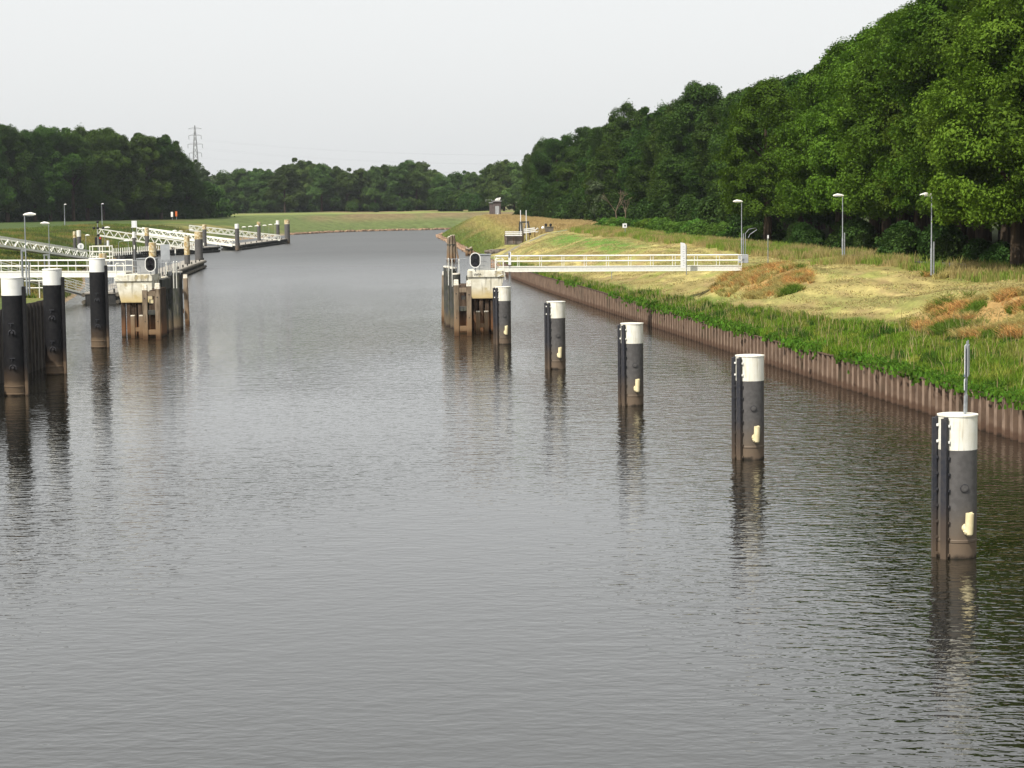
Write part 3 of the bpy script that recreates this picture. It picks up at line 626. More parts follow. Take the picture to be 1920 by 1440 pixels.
# local: boards face -X (towards the canal) and slightly the camera
for dy in (-.20, .22): MB().tube([(-.02, dy, 0), (-.01, dy, .5)], .04, 10).tube([(-.01, dy, .48), (.03, dy, 1.98)], .022, 10).build('post', 'galv', t, True)
MB().box((-.02, .0, 1.44), (.02, .62, .86)).build('board', 'sign_white', t, bevel=.005)
MB().box((-.034, -.2, 1.07), (.006, .3, .08)).build('emblem', 'sign_blue', t)
MB().box((.055, .02, 1.44), (.02, .60, .84)).build('board', 'sign_back', t, bevel=.005)
MB().box((-.03, -.06, .80), (.02, .46, .30)).build('small_board', 'sign_white', t, bevel=.005)

# ------------------------------------------------------------------ black piles, left (canal side is +X)
def left_pile():
    t = thing('mooring_pile', '', 'mooring pile')
    MB().lathe([(.55, -1.6), (.55, .05), (.58, .07), (.58, .13), (.555, .15), (.55, .44), (.57, .46), (.57, .52), (.55, .54), (.55, 5.2)], n=44).build('shaft', 'black_paint_shaded', t, True)
    MB().lathe([(.556, 5.195), (.556, 6.06), (.575, 6.07), (.575, 6.12), (.5, 6.13), (.05, 6.15)], n=44).build('cap_band', 'cap_white', t, True)
    MB().box((.62, -.10, 2.2), (.16, .26, 6.9)).box((.55, -.1, 2.2), (.1, .1, 6.8)).build('fender_beam', 'black_paint_shaded', t, bevel=.01)
    for z in (3.35, 1.55):
        a = -PI/2+.05; c, s = math.cos(a), math.sin(a)
        mb = MB(); pts = []
        for k in range(13):
            u = PI*(-.1+1.2*k/12); pts.append((c*.58-.17*math.cos(u), s*.58, z+.17*math.sin(u)-.1))
        mb.tube(pts, .032, 8); mb.tube([(c*.5, s*.5, z-.05), (c*.66, s*.66, z-.05)], .07, 12)
        mb.box((c*.585-.02, s*.585, z+.42), (.26, .05, .045)); mb.box((c*.585-.05, s*.585, z+.34), (.045, .05, .14))
        mb.build('recessed_bollard', 'fender', t, True)
    return t
lp0 = left_pile()
for i, (px, py, lb) in enumerate([(184, 653, 'black mooring pile with bright white cap, nearest the left dolphin'), (100, 703, 'black mooring pile with grey white cap, middle one of the left trio'), (25, 743, 'black mooring pile with grey white cap, at the left edge of the photo')]):
    d = ray(px, py); k = -CAMZ/d.z; p = (d.x*k, d.y*k+.5, 0)
    if i == 0: lp0.location = p; tag(lp0, lb, None, 'black mooring piles on the left')
    else: dup(lp0, p, jit(.04), None, lb, 'black mooring piles on the left')
    if i == 0: LP3 = p
# ------------------------------------------------------------------ the two signal dolphins
def dolphin(sx, xc, lab):
    """u runs from the canal edge of the concrete towards the land; sx = +1 when land is at +X"""
    X = lambda u: sx*u
    t = thing('signal_dolphin', lab, 'dolphin', (xc, 154.3, 0), 0, 'concrete and timber dolphins either side of the channel')
    # concrete cap: overhangs on the land side, rim on top
    mb = MB(); y0, y1 = 2.4, 6.4
    mb.prism([(X(0), 2.55), (X(2.30), 2.55), (X(2.66), 4.12), (X(0), 4.12)], y0+.06, y1)
    c1 = mb.build('concrete_cap', 'concrete', t, bevel=.03)
    rim = []
    for k in range(7): a_ = PI/2*k/6; rim.append((X(2.50+.24*math.cos(PI/2-a_)), 4.60-.0-.26*(1-math.sin(PI/2-a_))))
    poly = [(X(-.03), 4.12), (X(-.03), 4.60)]+rim+[(X(2.70), 4.12)]
    MB().prism(poly, y0-.03, y1+.05).build('rim', 'concrete', c1, bevel=.03)
    if sx > 0:                                   # dark scrawl on the rim
        mb = MB(); sq = [(.42+.026*k+.02*math.sin(k*2.1), y0-.045, 4.34+.075*math.sin(k*1.37)+.03*math.cos(k*2.9)) for k in range(24)]; mb.tube(sq, .013, 5); mb.build('painted_scrawl', 'sign_ink', c1)
    # timber piles under the cap
    for ix in range(6):
        for iy in range(2):
            u = .12+ix*.42; MB().box((X(u), y0+.35+iy*2.8+(ix % 2)*.12, .45), (.30, .32, 4.2)).build('timber_pile', 'timber_dark', t, bevel=.03)
    MB().box((X(1.2), y0+3.2, .8), (2.3, .2, 3.4)).build('dark_backing', 'timber_dark', t)
    # low frame in front
    for u in (.72, 1.34):
        p = MB().box((X(u), 1.75, .1), (.30, .30, 3.0)).build('low_post', 'timber', t, bevel=.03)
        MB().box((X(u), 1.75, 1.64), (.30, .30, .08)).build('post_top', 'timber_top', p, bevel=.02)
    MB().box((X(1.03), 1.75, .62), (.36, .2, .3)).build('cross_beam', 'timber', t, bevel=.02)
    # tall guide frame
    for u, h in ((.12, 3.72), (-.80, 3.80)):
        mb = MB(); mb.box((X(u), 0, h/2-.75), (.36, .36, h+1.5))
        p = mb.build('frame_post', 'timber', t, bevel=.035)
        MB().box((X(u), 0, h+.05), (.38, .38, .42), 0, .85).build('post_top', 'timber_top', p, bevel=.03)
        MB().tube([(X(u)-.0, -.2, h-.75), (X(u), -.17, h-.75)], .045, 8).tube([(X(u), -.2, 1.3), (X(u), -.17, 1.3)], .04, 8).build('bolt', 'sign_ink', p)
    for z, hh, m_ in ((3.30, .34, 'timber'), (1.95, .34, 'tube_dark'), (.52, .36, 'timber')):
        MB().box((X(-.34), .02, z), (.56, .26, hh)).build('cross_beam', m_, t, bevel=.02)
    MB().box((X(-.36), .5, 1.1), (.45, .1, 1.5)).build('back_board', 'timber_dark', t)
    MB().box((X(-.30), .14, 2.75), (.30, .1, .28)).build('reflector', 'cream' if sx < 0 else 'tube_dark', t)
    for z in (3.4, 1.9): MB().box((X(-.34), 1.2, z), (.3, 2.2, .28)).build('tie_beam', 'timber_dark', t)
    # dark steel tubes on the canal side, set back along the fairway
    def loc(px, Y): q = at(px, 600, Y); return q.x-xc, Y-154.3
    tubes = [(319, 164.5, .27, 4.62), (334.5, 167, .39, 4.45), (327, 170.5, .34, 4.3), (309, 162.8, .3, 4.2)] if sx < 0 else [(851, 163.5, .27, 4.62), (843.5, 166, .34, 4.62), (838.5, 169.5, .24, 4.55), (857, 162.6, .3, 4.2)]
    for px, Y, r, h in tubes:
        x_, y_ = loc(px, Y); tb = MB().lathe([(r, -1.5), (r, h), (r*.2, h+.02)], c=(x_, y_), n=24).build('steel_tube', 'tube_dark', t, True)
        MB().lathe([(r+.015, h-.06), (r+.02, h+.03), (r*.7, h+.04)], c=(x_, y_), n=24).build('tube_edge', 'timber_top', tb)
    MB().box((X(.35), 8.2, 3.7), (1.1, 5.0, .8)).build('dark_block', 'tube_dark', t, bevel=.03)
    MB().box((X(-.32), 3.6, 1.3), (.66, 2.2, 4.6)).build('dark_backing', 'timber_dark', t, bevel=.04)  # added dark box standing in for the shaded gap behind the guide frame
    x_, y_ = loc(349.5 if sx < 0 else 833.5, 172.8)
    p = MB(); p.beam((x_+.12*(-sx), y_, -1.5), (x_, y_, 3.75), .36 if sx < 0 else .24, .34); p = p.build('outer_post', 'timber', t, bevel=.03)
    MB().box((x_, y_, 3.88), (.34 if sx < 0 else .24, .34, .32), 0, .85).build('post_top', 'timber_top', p, bevel=.02)
    x_, y_ = loc(341 if sx < 0 else 837, 172.4)
    for z in (1.1, 2.7): MB().box((x_, y_, z), (.35, .2, .35)).build('spacer', 'timber_dark', t)
    # galvanised rails round the tubes
    mb = MB()
    pr_ = [(-1.42, 1.35), (-.92, 1.35), (-.5, 2.2)]
    for px, Y in ((313.5, 163.9), (327.5, 166.2), (333, 166.2)) if sx < 0 else ((849, 163.1), (862, 163.1), (842, 165.4)):
        x_, y_ = loc(px, Y); mb.tube([(x_, y_, 3.2), (x_, y_, 5.2), (x_, y_+.3, 5.3), (x_, y_+.3, 4.4)], .03, 6)
    mb.build('grab_rail', 'white_metal', t, True)
    # railing on the cap
    mb = MB()
    for yy in (y1-.2,):
        for z in (4.62, 5.1, 5.55): mb.tube([(X(.1), yy, z), (X(2.4), yy, z)], .02, 6)
        for k in range(9): mb.tube([(X(.1+k*.2875), yy, 4.6), (X(.1+k*.2875), yy, 5.55)], .018, 6)
    for k in range(8): mb.tube([(X(-.1-k*.22), y1-1.0, 4.5), (X(-.1-k*.22), y1-1.0, 5.4)], .018, 6)
    mb.tube([(X(-.1), y1-1.0, 5.4), (X(-1.75), y1-1.0, 5.4)], .022, 6)
    mb.build('railing', 'galv', t, True)
    mb = MB(); hoop = [(X(.85), y0+.25, 4.6), (X(.85), y0+.25, 5.18), (X(.92), y0+.25, 5.26), (X(1.42), y0+.25, 5.26), (X(1.49), y0+.25, 5.18), (X(1.49), y0+.25, 4.6)]
    mb.tube(hoop, .018, 6); mb.tube([(X(.85), y0+.25, 4.95), (X(1.49), y0+.25, 4.95)], .015, 6); mb.build('low_rail', 'galv', t, True)
    # white ladder with hoop on the land side
    mb = MB()
    for yy in (y0+.1,):
        ua, ub = 2.05, 2.62
        mb.tube([(X(ua), yy, 4.4), (X(ua), yy, 5.4), (X(ua+.08), yy, 5.47), (X(ub-.08), yy, 5.47), (X(ub), yy, 5.4), (X(ub), yy-.05, 4.55), (X(ub+.12), yy-.1, 4.3)], .045, 8)
        mb.tube([(X(ua), yy, 5.3), (X(ub), yy, 5.3)], .035, 6)
        mb.tube([(X(ub+.1), yy-.1, 4.4), (X(ub+.12), yy-.1, 3.9)], .03, 6)
    mb.build('ladder_hoop', 'white_metal', t, True)
    for k in range(3): MB().box((X(2.5-.12*k), y0-.03, 4.30-.06*k), (.16, .04, .05)).build('rung', 'white_metal', t)
    return t
XL, XR = -26.35, -3.15
dolphin(-1, XL, 'stained concrete dolphin on timber piles at the left of the channel')
dolphin(1, XR, 'stained concrete dolphin on timber piles at the right of the channel, end of the gangway')
def signal(xc, lab):
    t = thing('signal_light', lab, 'signal light', (xc, 156.6, 4.6), 0, 'oval signal light boards')
    def oval(w_, h_, n=40):
        r = w_/2; s = h_/2-r; return [(r*math.cos(2*PI*k/n), (s if math.sin(2*PI*k/n+1e-9) > 0 else -s)+r*math.sin(2*PI*k/n)+.78) for k in range(n)]
    A_ = oval(.80, 1.12); B_ = oval(.68, 1.0)
    mb = MB(); n = len(A_)
    V = [(x, -.06, z) for x, z in A_]+[(x, -.06, z) for x, z in B_]+[(x, .02, z) for x, z in A_]+[(x, .02, z) for x, z in B_]
    F = []
    for k in range(n):
        q = (k+1) % n; F += [(k, q, n+q, n+k), (2*n+k, 3*n+k, 3*n+q, 2*n+q), (k, 2*n+k, 2*n+q, q), (n+k, n+q, 3*n+q, 3*n+k)]
    mb.add(V, F); mb.build('white_border', 'cap_white', t)
    MB().prism(B_, -.04, .0).build('backboard', 'board_black', t)
    for z in (1.0, .56):
        MB().tube([(0, -.04, z), (0, -.07, z)], .17, 24).build('lens', 'lens', t, True)
        pts = [(.18*math.cos(a_), z+.18*math.sin(a_)) for a_ in np.linspace(-.2, PI+.2, 15)]
        V = [(x, -.041, zz) for x, zz in pts]+[(x, -.24, zz+.015) for x, zz in pts]; mb = MB(); mb.add(V, [(k, k+1, k+16, k+15) for k in range(14)]); mb.build('hood', 'board_black', t)
    MB().tube([(0, .05, 0), (0, .05, .9)], .04, 10).build('post', 'galv', t, True)
    return t
signal(at(282, 496, 156.6).x, 'black oval signal board with white border on the left dolphin'); signal(at(891, 489, 156.6).x, 'black oval signal board with white border on the right dolphin')
def cabinet(x0, x1, lab):
    t = thing('equipment_cabinet', lab, 'cabinet', ((x0+x1)/2, 158.6, 4.6), 0, 'grey equipment cabinets')
    w_ = x1-x0; MB().box((0, 0, .56), (w_, 1.3, 1.12)).build('housing', 'cabinet_grey', t, bevel=.02)
    MB().box((0, 0, 1.14), (w_+.1, 1.4, .05)).build('lid', 'galv', t); MB().box((-.15, -.655, .55), (.5, .02, .85)).build('door', 'cabinet_grey', t, bevel=.005)
cabinet(at(257, 500, 158).x, at(291, 500, 158).x, 'plain grey equipment cabinet behind the left oval signal')
cabinet(at(888, 500, 158).x, at(920, 500, 158).x, 'plain grey equipment cabinet behind the right oval signal')
# grey panel on legs on the left dolphin
p = at(310.5, 500, 160)
t = thing('panel_sign', 'grey rectangular sign seen from behind on two legs beside the left signal', 'sign', (p.x, 160, 4.4))
MB().box((0, 0, 1.75), (.68, .04, 1.18)).build('panel', 'sign_back', t, bevel=.01)
for dx in (-.25, .25): MB().tube([(dx, .06, 0), (dx, .06, 2.3)], .025, 8).build('leg', 'galv', t, True)
mb = MB(); mb.tube([(-.42, -.3, 0), (-.42, -.3, 1.1)], .022, 6).tube([(.42, -.3, 0), (.42, -.3, 1.1)], .022, 6).tube([(-.42, -.3, 1.1), (.42, -.3, 1.1)], .022, 6).tube([(-.42, -.3, 1.55), (-.42, -.3, 1.1), (-.35, -.3, 1.0), (.35, -.3, 1.0), (.42, -.3, 1.1), (.42, -.3, 1.55)], .022, 6); mb.build('guard_rail', 'galv', t, True)
# slim masts
for (px, y0_, y1_, Y, lb) in [(330, 470, 520, 159.6, 'thin pale antenna mast on the left dolphin, right of the grey panel'), (253.5, 462, 520, 158.2, 'thin pale mast on the left dolphin beside the cabinet')]:
    a = at(px, y1_, Y); b_ = at(px, y0_, Y); t = thing('antenna_mast', lb, 'mast', (a.x, Y, 4.4))
    MB().tube([(0, 0, 0), (0, 0, b_.z-4.4)], .022, 8).build('pole', 'galv', t, True); MB().tube([(0, 0, b_.z-4.6), (0, 0, b_.z-4.3)], .045, 8).build('tip', 'lamp_white', t, True)
p = at(955.5, 560, 155.8)
t = thing('gauge_pole', 'tall pale pole with a small tilted board at the land corner of the right dolphin', 'pole', (p.x, 155.8, 2.3))
MB().tube([(0, 0, 0), (0, 0, 3.7)], .035, 8).tube([(.10, 0, -.6), (.10, 0, 3.1)], .02, 6).build('pole', 'galv', t, True)
MB().box((.04, -.06, 3.2), (.20, .04, .95)).build('board', 'sign_white', t, bevel=.01); MB().box((.0, -.085, 3.45), (.08, .012, .4)).build('dark_stripe', 'sign_ink', t); MB().box((.0, -.1, 2.35), (.30, .2, .22)).build('clamp', 'white_metal', t)

# ------------------------------------------------------------------ railed gangways to the dolphins
def rail_bridge(lab, a, b, w_, nst, zb, rails, beamh, group='white railed gangways to the dolphins', cat='gangway'):
    a = Vector(a); b = Vector(b); t = thing('gangway', lab, cat, a, math.atan2(b.y-a.y, b.x-a.x), group); Ln = (b-a).xy.length; dz = b.z-a.z
    P = lambda s, y, z: (s*Ln, y, z+dz*s)
    MB().beam(P(0, 0, -.10), P(1, 0, -.10), w_-.2, .05).build('deck', 'pontoon_deck', t)
    for y in (-w_/2, w_/2):
        g = MB().beam(P(0, y, -beamh/2), P(1, y, -beamh/2), .10, beamh).build('side_beam', 'white_metal', t)
        mb = MB(); mb.beam(P(0, y, .0), P(1, y, .0), .16, .03); mb.beam(P(0, y, -beamh-.0), P(1, y, -beamh-.0), .16, .03); mb.build('flange', 'white_metal', g)
        mb = MB()
        for z in rails: mb.tube([P(0, y, z), P(1, y, z)], .035, 8)
        mb.build('handrail', 'white_metal', t, True)
        for k in range(nst+1): MB().tube([P(k/nst, y+.02, 0), P(k/nst, y+.02, rails[-1])], .022, 6).build('stanchion', 'white_metal', t, True)
    return t
x0 = at(930, 500, 160).x; x1 = at(1388, 500, 160.8).x
rail_bridge('long white gangway with two-bar railings from the right dolphin to the grassy bank', (x0, 159.2, 4.80), (x1, 161.0, 4.62), 1.25, 11, 0, (.40, .80), .36)
x0 = at(245, 500, 160).x
rail_bridge('long white gangway with two-bar railings from the left dolphin past the black piles', (x0, 159.4, 4.78), (-43.5, 163.5, 4.78), 1.25, 10, 0, (.42, .84), .40)
MB().box((0, 0, 0), (1, 1, 1))
t = thing('gangway_abutment', 'small weathered concrete block where the right gangway meets the bank', 'abutment', (x1+.55, 161.1, 4.5) if False else (at(1394, 484, 161.2).x, 161.2, 4.4)); MB().box((0, 0, .72), (.62, 1.2, .62)).build('block', 'sign_back', t, bevel=.02)
# white tide board on the right gangway
p = at(1281, 500, 159.0)
t = thing('gauge_board', 'tall white board with slanted top standing at the right gangway railing', 'board', (p.x, 159.0, 4.55))
MB().prism([(-.19, .0), (.19, .0), (.19, 1.70), (.12, 1.84), (-.19, 1.90)], -.03, .03).build('board', 'sign_white', t)
for k in range(9): MB().box((.06 if k % 2 else .02, -.036, .2+k*.17), (.12, .008, .03)).build('tick_mark', 'sign_back', t)
MB().tube([(.24, 0, -.5), (.24, 0, 1.75)], .03, 8).build('post', 'galv', t, True)
# hanging stay and wire below the right gangway
t = thing('slope_post', 'thin grey post standing on the slope under the right gangway', 'post', (at(1147, 520, 200).x, 200, ground(at(1147, 520, 200).x, 200)-.1)); MB().tube([(0, 0, 0), (0, 0, 1.0)], .03, 8).box((0, 0, 1.0), (.1, .06, .04)).build('post', 'galv', t)

# ------------------------------------------------------------------ street lamps
def lamp(px, ytop, Y, lab, side=-1, base=None, arm=.0, H=None, aux=True, r=.05, group='lamps along the canal banks', hl=.74, arc=False):
    """lantern at the top of a slim pole; side = direction the lantern points to"""
    top = at(px, ytop, Y); z0 = ground(top.x, Y)-.1 if base is None else base; h = top.z-z0
    t = thing('street_lamp', lab, 'street lamp', (top.x, Y, z0), 0, group)
    if arc: MB().tube([(0, 0, 0), (0, 0, h-.35), (side*.12, 0, h-.08), (side*.45, 0, h), (side*.8, 0, h+.03)], [r*1.2, r*.8, r*.7, r*.6, r*.6], 8).build('pole', 'galv', t, True)
    else: MB().tube([(0, 0, 0), (0, 0, h*.33), (0, 0, h*.34), (0, 0, h)], [r*1.3, r*1.3, r*.85, r*.7], 10).build('pole', 'galv', t, True)
    o_ = side*.8 if arc else 0
    mb = MB(); mb.tube([(o_-side*.08, 0, h+.0), (o_+side*.08, 0, h+.03), (o_+side*hl*.55, 0, h+.06), (o_+side*hl, 0, h+.02)], [.045, .09, .12, .05], 12)
    hd = mb.build('lantern', 'lamp_white', t, True)
    MB().box((o_+side*hl*.5, 0, h-.055), (hl*.6, .13, .03)).build('glass', 'sign_back', hd)
    if aux:
        MB().tube([(.16, .05, 0), (.16, .05, h*.42)], .055, 10).build('tilting_post', 'galv', t, True)
        MB().tube([(.02, 0, h*.50), (.2, 0, h*.48), (.28, 0, h*.42), (.22, .03, h*.36)], .014, 5).build('cable', 'sign_ink', t, True)
    return t
lamp(1747, 366, 134, 'nearest tall street lamp at the right, before the bright maples', base=4.75)
lamp(1580, 367, 165, 'middle of the three street lamps on the right bank, before the dark trunks', base=4.85)
l3 = lamp(1390.5, 378, 185, 'street lamp beside the end of the right gangway', base=4.6)
lamp(46, 403, 140, 'nearest left street lamp, rising above the left gangway', 1, base=3.9)
lamp(91, 419, 196, 'left street lamp with pole crossing the white truss gangway', -1)
lamp(120.5, 383.5, 488, 'white lamp with a two-part pole before the dark left wood', 1, r=.09, aux=False, hl=.5)
lamp(190.5, 382.5, 500, 'dim slim lamp standing in the shade of the left wood', 1, r=.06, aux=False, hl=.5)
lamp(160.5, 441.5, 330, 'small slim lamp on the left bank, right of the paired piles', 1, r=.04, aux=False, hl=.6)
lamp(196, 427, 300, 'lamp head just right of the cross-armed mast', 1, base=1.2, r=.04, aux=False, hl=.75)
lamp(222, 452, 290, 'curved-arm lamp left of the white-capped sign pile', 1, base=1.0, r=.04, aux=False, arc=True, hl=.7)
lamp(240.5, 449, 385, 'very thin lamp behind the curved-arm lamp on the second jetty', -1, base=1.2, r=.03, aux=False, hl=.4)
lamp(348, 431, 400, 'curved-arm lamp above the crossing truss gangways', 1, base=1.2, r=.04, aux=False, arc=True, hl=.7)
lamp(1383+0, 0, 1, '', base=0) if False else None
for i, (px, py) in enumerate([(454, 426), (466, 425), (478, 424), (493, 423), (504, 421.5), (515, 420.5)]):
    lamp(px, py, 440+i*9, 'small lamp in the row along the farthest jetty', 1, base=1.3, r=.03, aux=False, hl=.8, group='lamps in the row along the farthest jetty')
for px, py, Y, lb in [(313, 437, 398, 'small white lamp head above the long truss, leftmost of three close together'), (324, 433, 402, 'small white lamp head above the long truss, middle of three close together'), (335, 434, 408, 'small white lamp head above the long truss, rightmost of three close together')]:
    lamp(px, py, Y, lb, 1, base=1.2, r=.03, aux=False, hl=.8)
# tilted lowering arm beside the third lamp, marker posts
p = at(1398, 480, 187); t = thing('bent_rail', 'bent white tube rail arching beside the lamp at the gangway end', 'rail', (p.x, 187, ground(p.x, 187)))
mb = MB(); mb.tube([(0, 0, 0), (0, 0, 1.9), (.3, 0, 2.25), (.9, .1, 2.35), (1.0, .1, 2.2), (.4, .1, 1.8), (.25, .1, 1.5)], .03, 8); mb.build('tube', 'galv', t, True)
for px, yb, yt, Y, wd, lb, cat, m_ in [(1440, 488, 441, 168, .06, 'slim white marker post right of the gangway end', 'marker post', 'galv'), (1507, 470, 452, 215, .07, 'short pale marker post before the maple shrubs', 'marker post', 'sign_white'), (1329, 452, 440, 265, .14, 'short brown wooden post before the bramble thicket', 'post', 'timber')]:
    b0 = at(px, yb, Y); tp = at(px, yt, Y); z0 = ground(b0.x, Y)-.1; t = thing('marker_post', lb, cat, (b0.x, Y, z0)); MB().tube([(0, 0, 0), (0, 0, tp.z-z0)], wd/2, 8).build('post', m_, t, True)
    MB().box((0, -.03, tp.z-z0-.12), (wd*1.9, .02, .26)).build('plate', 'sign_white' if m_ != 'timber' else 'timber', t)
p = at(1173, 450, 262); z0 = ground(p.x, 262)-.1; tp = at(1172, 418, 262)
t = thing('information_sign', 'small white sign with a dark mark on a slim post, before the dead tree', 'sign', (p.x, 262, z0)); MB().tube([(0, 0, 0), (-.1, 0, tp.z-z0)], .04, 8).build('post', 'galv', t, True)
MB().box((-.1, -.05, tp.z-z0-.33), (.54, .03, .52)).build('board', 'sign_white', t, bevel=.01); MB().box((-.06, -.072, tp.z-z0-.33), (.18, .01, .22)).build('dark_mark', 'sign_ink', t)

# ------------------------------------------------------------------ jetties, truss gangways
def pontoon(lab, p0, p1, wid, zt, group='floating jetties along the left bank', side=-1, mlog='pontoon_log', mdeck='pontoon_deck'):
    a = Vector((*p0, 0)); b = Vector((*p1, 0)); L_ = (b-a).length; t = thing('floating_jetty', lab, 'jetty', a, math.atan2(b.y-a.y, b.x-a.x), group)
    yy = wid/2*(1 if side < 0 else -1)      # the water-side edge is the given line
    MB().box((L_/2, yy, zt-.08), (L_, wid, .14)).build('deck', mdeck, t)
    MB().box((L_/2, yy, zt/2-.5), (L_-.2, wid-.25, zt+.75)).build('float', 'pontoon_log', t)
    for z in (zt-.22, .22): 
        mb = MB()
        for y in (-.06 if side < 0 else .06, wid+.06 if side < 0 else -wid-.06): mb.tube([(0, y, z), (L_, y, z)], .20, 8)
        mb.build('fender_log', mlog, t, True)
    n_ = int(L_/7)
    for k in range(n_+1): MB().tube([(k*L_/max(1, n_), .25 if side < 0 else -.25, zt), (k*L_/max(1, n_), .25 if side < 0 else -.25, zt+.35)], .10, 8).build('bollard', 'pontoon_log', t, True)
    return t
pontoon('near weathered timber jetty running away behind the left dolphin', (-38.6, 209), (-45.9, 321), 3.2, 1.15, mlog='pontoon_wood')
pontoon('second jetty with picket railing, lying across behind the grey panel', (-68.5, 378), (-57.2, 420), 3.6, 1.1)
pontoon('farthest jetty with dark side and pale deck, ending at the tall twin piles', (-54.6, 433), (-51.8, 497), 3.8, 1.1)
def truss(lab, a, b, h, w_, n, group='white truss gangways down to the jetties', cat='truss gangway'):
    a = Vector(a); b = Vector(b); Ln = (b-a).xy.length; dz = b.z-a.z
    t = thing('truss_gangway', lab, cat, a, math.atan2(b.y-a.y, b.x-a.x), group); P = lambda s, y, z: (s*Ln, y, z+dz*s); k_ = .10
    MB().beam(P(0, 0, .05), P(1, 0, .05), w_-.1, .05).build('deck', 'white_metal', t)
    for y in (-w_/2, w_/2):
        MB().beam(P(0, y, 0), P(1, y, 0), .12, .30).build('bottom_chord', 'white_metal', t)
        MB().beam(P(0, y, h), P(1, y, h), .12, .20).build('top_chord', 'white_metal', t)
        MB().beam(P(0, y, h*.5), P(1, y, h*.5), .03, .04).build('middle_rail', 'galv', t)
        for k in range(n):
            s0, s1, s2 = k/n, (k+.5)/n, (k+1)/n
            MB().beam(P(s0, y, 0), P(s1, y, h), k_, .09).beam(P(s1, y, h), P(s2, y, 0), k_, .09).build('web_brace', 'white_metal', t)
        MB().beam(P(0, y, 0), P(0, y, h), k_, .1).beam(P(1, y, 0), P(1, y, h), k_, .1).build('end_post', 'white_metal', t)
    return t
def T(px, py, Y): q = at(px, py, Y); return (q.x, q.y, q.z)
truss('nearest white truss gangway, sloping down across the left edge behind the street lamps', T(-22, 459, 262), T(172, 486.5, 322), 1.1, 1.5, 12)
truss('white truss gangway starting behind the cross-armed mast', T(183, 441, 398), T(366, 468, 402), 1.22, 1.5, 12)
truss('white truss gangway starting beside the rust-topped pile and ending at the farthest jetty', T(262, 437, 452), T(441, 461, 431), 1.12, 1.5, 13)
truss('farthest white truss gangway, ending at the far end of the farthest jetty', T(356, 432, 476), T(524, 450.5, 482), 1.12, 1.5, 13)
# stair-like gangway with many rails at the near left
a = Vector(T(-14, 507, 203)); b = Vector(T(170, 556, 212)); Ln = (b-a).xy.length; dz = b.z-a.z
t = thing('railed_gangway', 'white gangway with many parallel rails sloping down behind the first two black piles', 'gangway', a, math.atan2(b.y-a.y, b.x-a.x))
P = lambda s, y, z: (s*Ln, y, z+dz*s)
MB().beam(P(0, 0, 0), P(1, 0, 0), 1.1, .06).build('deck', 'galv', t)
for y in (-.7, .7):
    mb = MB(); mb.beam(P(0, y, 0), P(1, y, 0), .06, .16)
    for z in (.3, .55, .8, 1.1): mb.tube([P(0, y, z), P(1, y, z)], .028, 6)
    mb.build('side_rails', 'white_metal', t, True)
    for k in range(6): MB().beam(P(k/5, y, 0), P(k/5, y, 1.1), .05, .05).build('stanchion', 'white_metal', t)
    for k in range(5): MB().beam(P(k/5, y, 0 if k % 2 else 1.1), P((k+1)/5, y, 1.1 if k % 2 else 0), .04, .04).build('brace', 'white_metal', t)
# short sloping stair with galvanised pickets right of the third black pile
a = Vector(T(196, 548, 208)); b = Vector(T(232, 533, 218)); Ln = (b-a).length
t = thing('landing_railing', 'sloping galvanised picket railing between the third black pile and the left dolphin', 'railing', a, math.atan2(b.y-a.y, b.x-a.x)); dz = b.z-a.z; Ln = (b-a).xy.length
mb = MB(); mb.tube([P(0, 0, 0), P(1, 0, 0)], .03, 6); mb.tube([P(0, 0, 1.05), P(1, 0, 1.05)], .035, 6); mb.build('rail', 'galv', t, True)
for k in range(11): MB().tube([P(k/10, 0, 0), P(k/10, 0, 1.05)], .018, 6).build('picket', 'galv', t, True)
# lower two-bar barrier at the left
a = Vector(T(38, 527, 150)); t = thing('barrier', 'low white two-bar barrier between the first two black piles', 'barrier', (a.x, 150, a.z-1.2))
for z in (1.2, .70): MB().tube([(0, 0, z), (2.6, .3, z)], .04, 8).build('bar', 'white_metal', t, True)
for x in (.1, 1.3, 2.5): MB().tube([(x, .1*x, 0), (x, .1*x, 1.2)], .035, 8).build('post', 'white_metal', t, True)
# twin-leg frames seen behind the first and second black piles
for px, Y, zt, lb in ((87, 235, 478, 'pair of galvanised posts behind the second black pile'), (44.0, 150, 470, 'galvanised twin posts behind the nearest left street lamp')):
    p = at(px, zt, Y); z0 = ground(p.x, Y)-.1; t = thing('gangway_support', lb, 'support frame', (p.x, Y, z0))
    for dx in (-.22, .22) if Y > 200 else (-.12,): MB().tube([(dx, 0, 0), (dx, 0, p.z-z0)], .09 if Y > 200 else .08, 10).build('leg', 'galv', t, True)
    MB().box((0, 0, p.z-z0), (.7 if Y > 200 else .34, .2, .12)).build('head_plate', 'galv', t)
# picket railing along the second jetty
a = Vector(T(214, 480, 372)); b = Vector(T(382, 468, 418)); Ln = (b-a).xy.length; dz = b.z-a.z
t = thing('picket_railing', 'long row of white pickets on the second jetty behind the white-capped sign pile', 'railing', a, math.atan2(b.y-a.y, b.x-a.x))
MB().tube([P(0, 0, .12), P(1, 0, .12)], .04, 6).build('rail', 'galv', t)
for k in range(46):
    MB().beam(P(k/45, 0, 0), P(k/45, 0, 1.35), .17, .12).build('picket', 'white_metal', t)
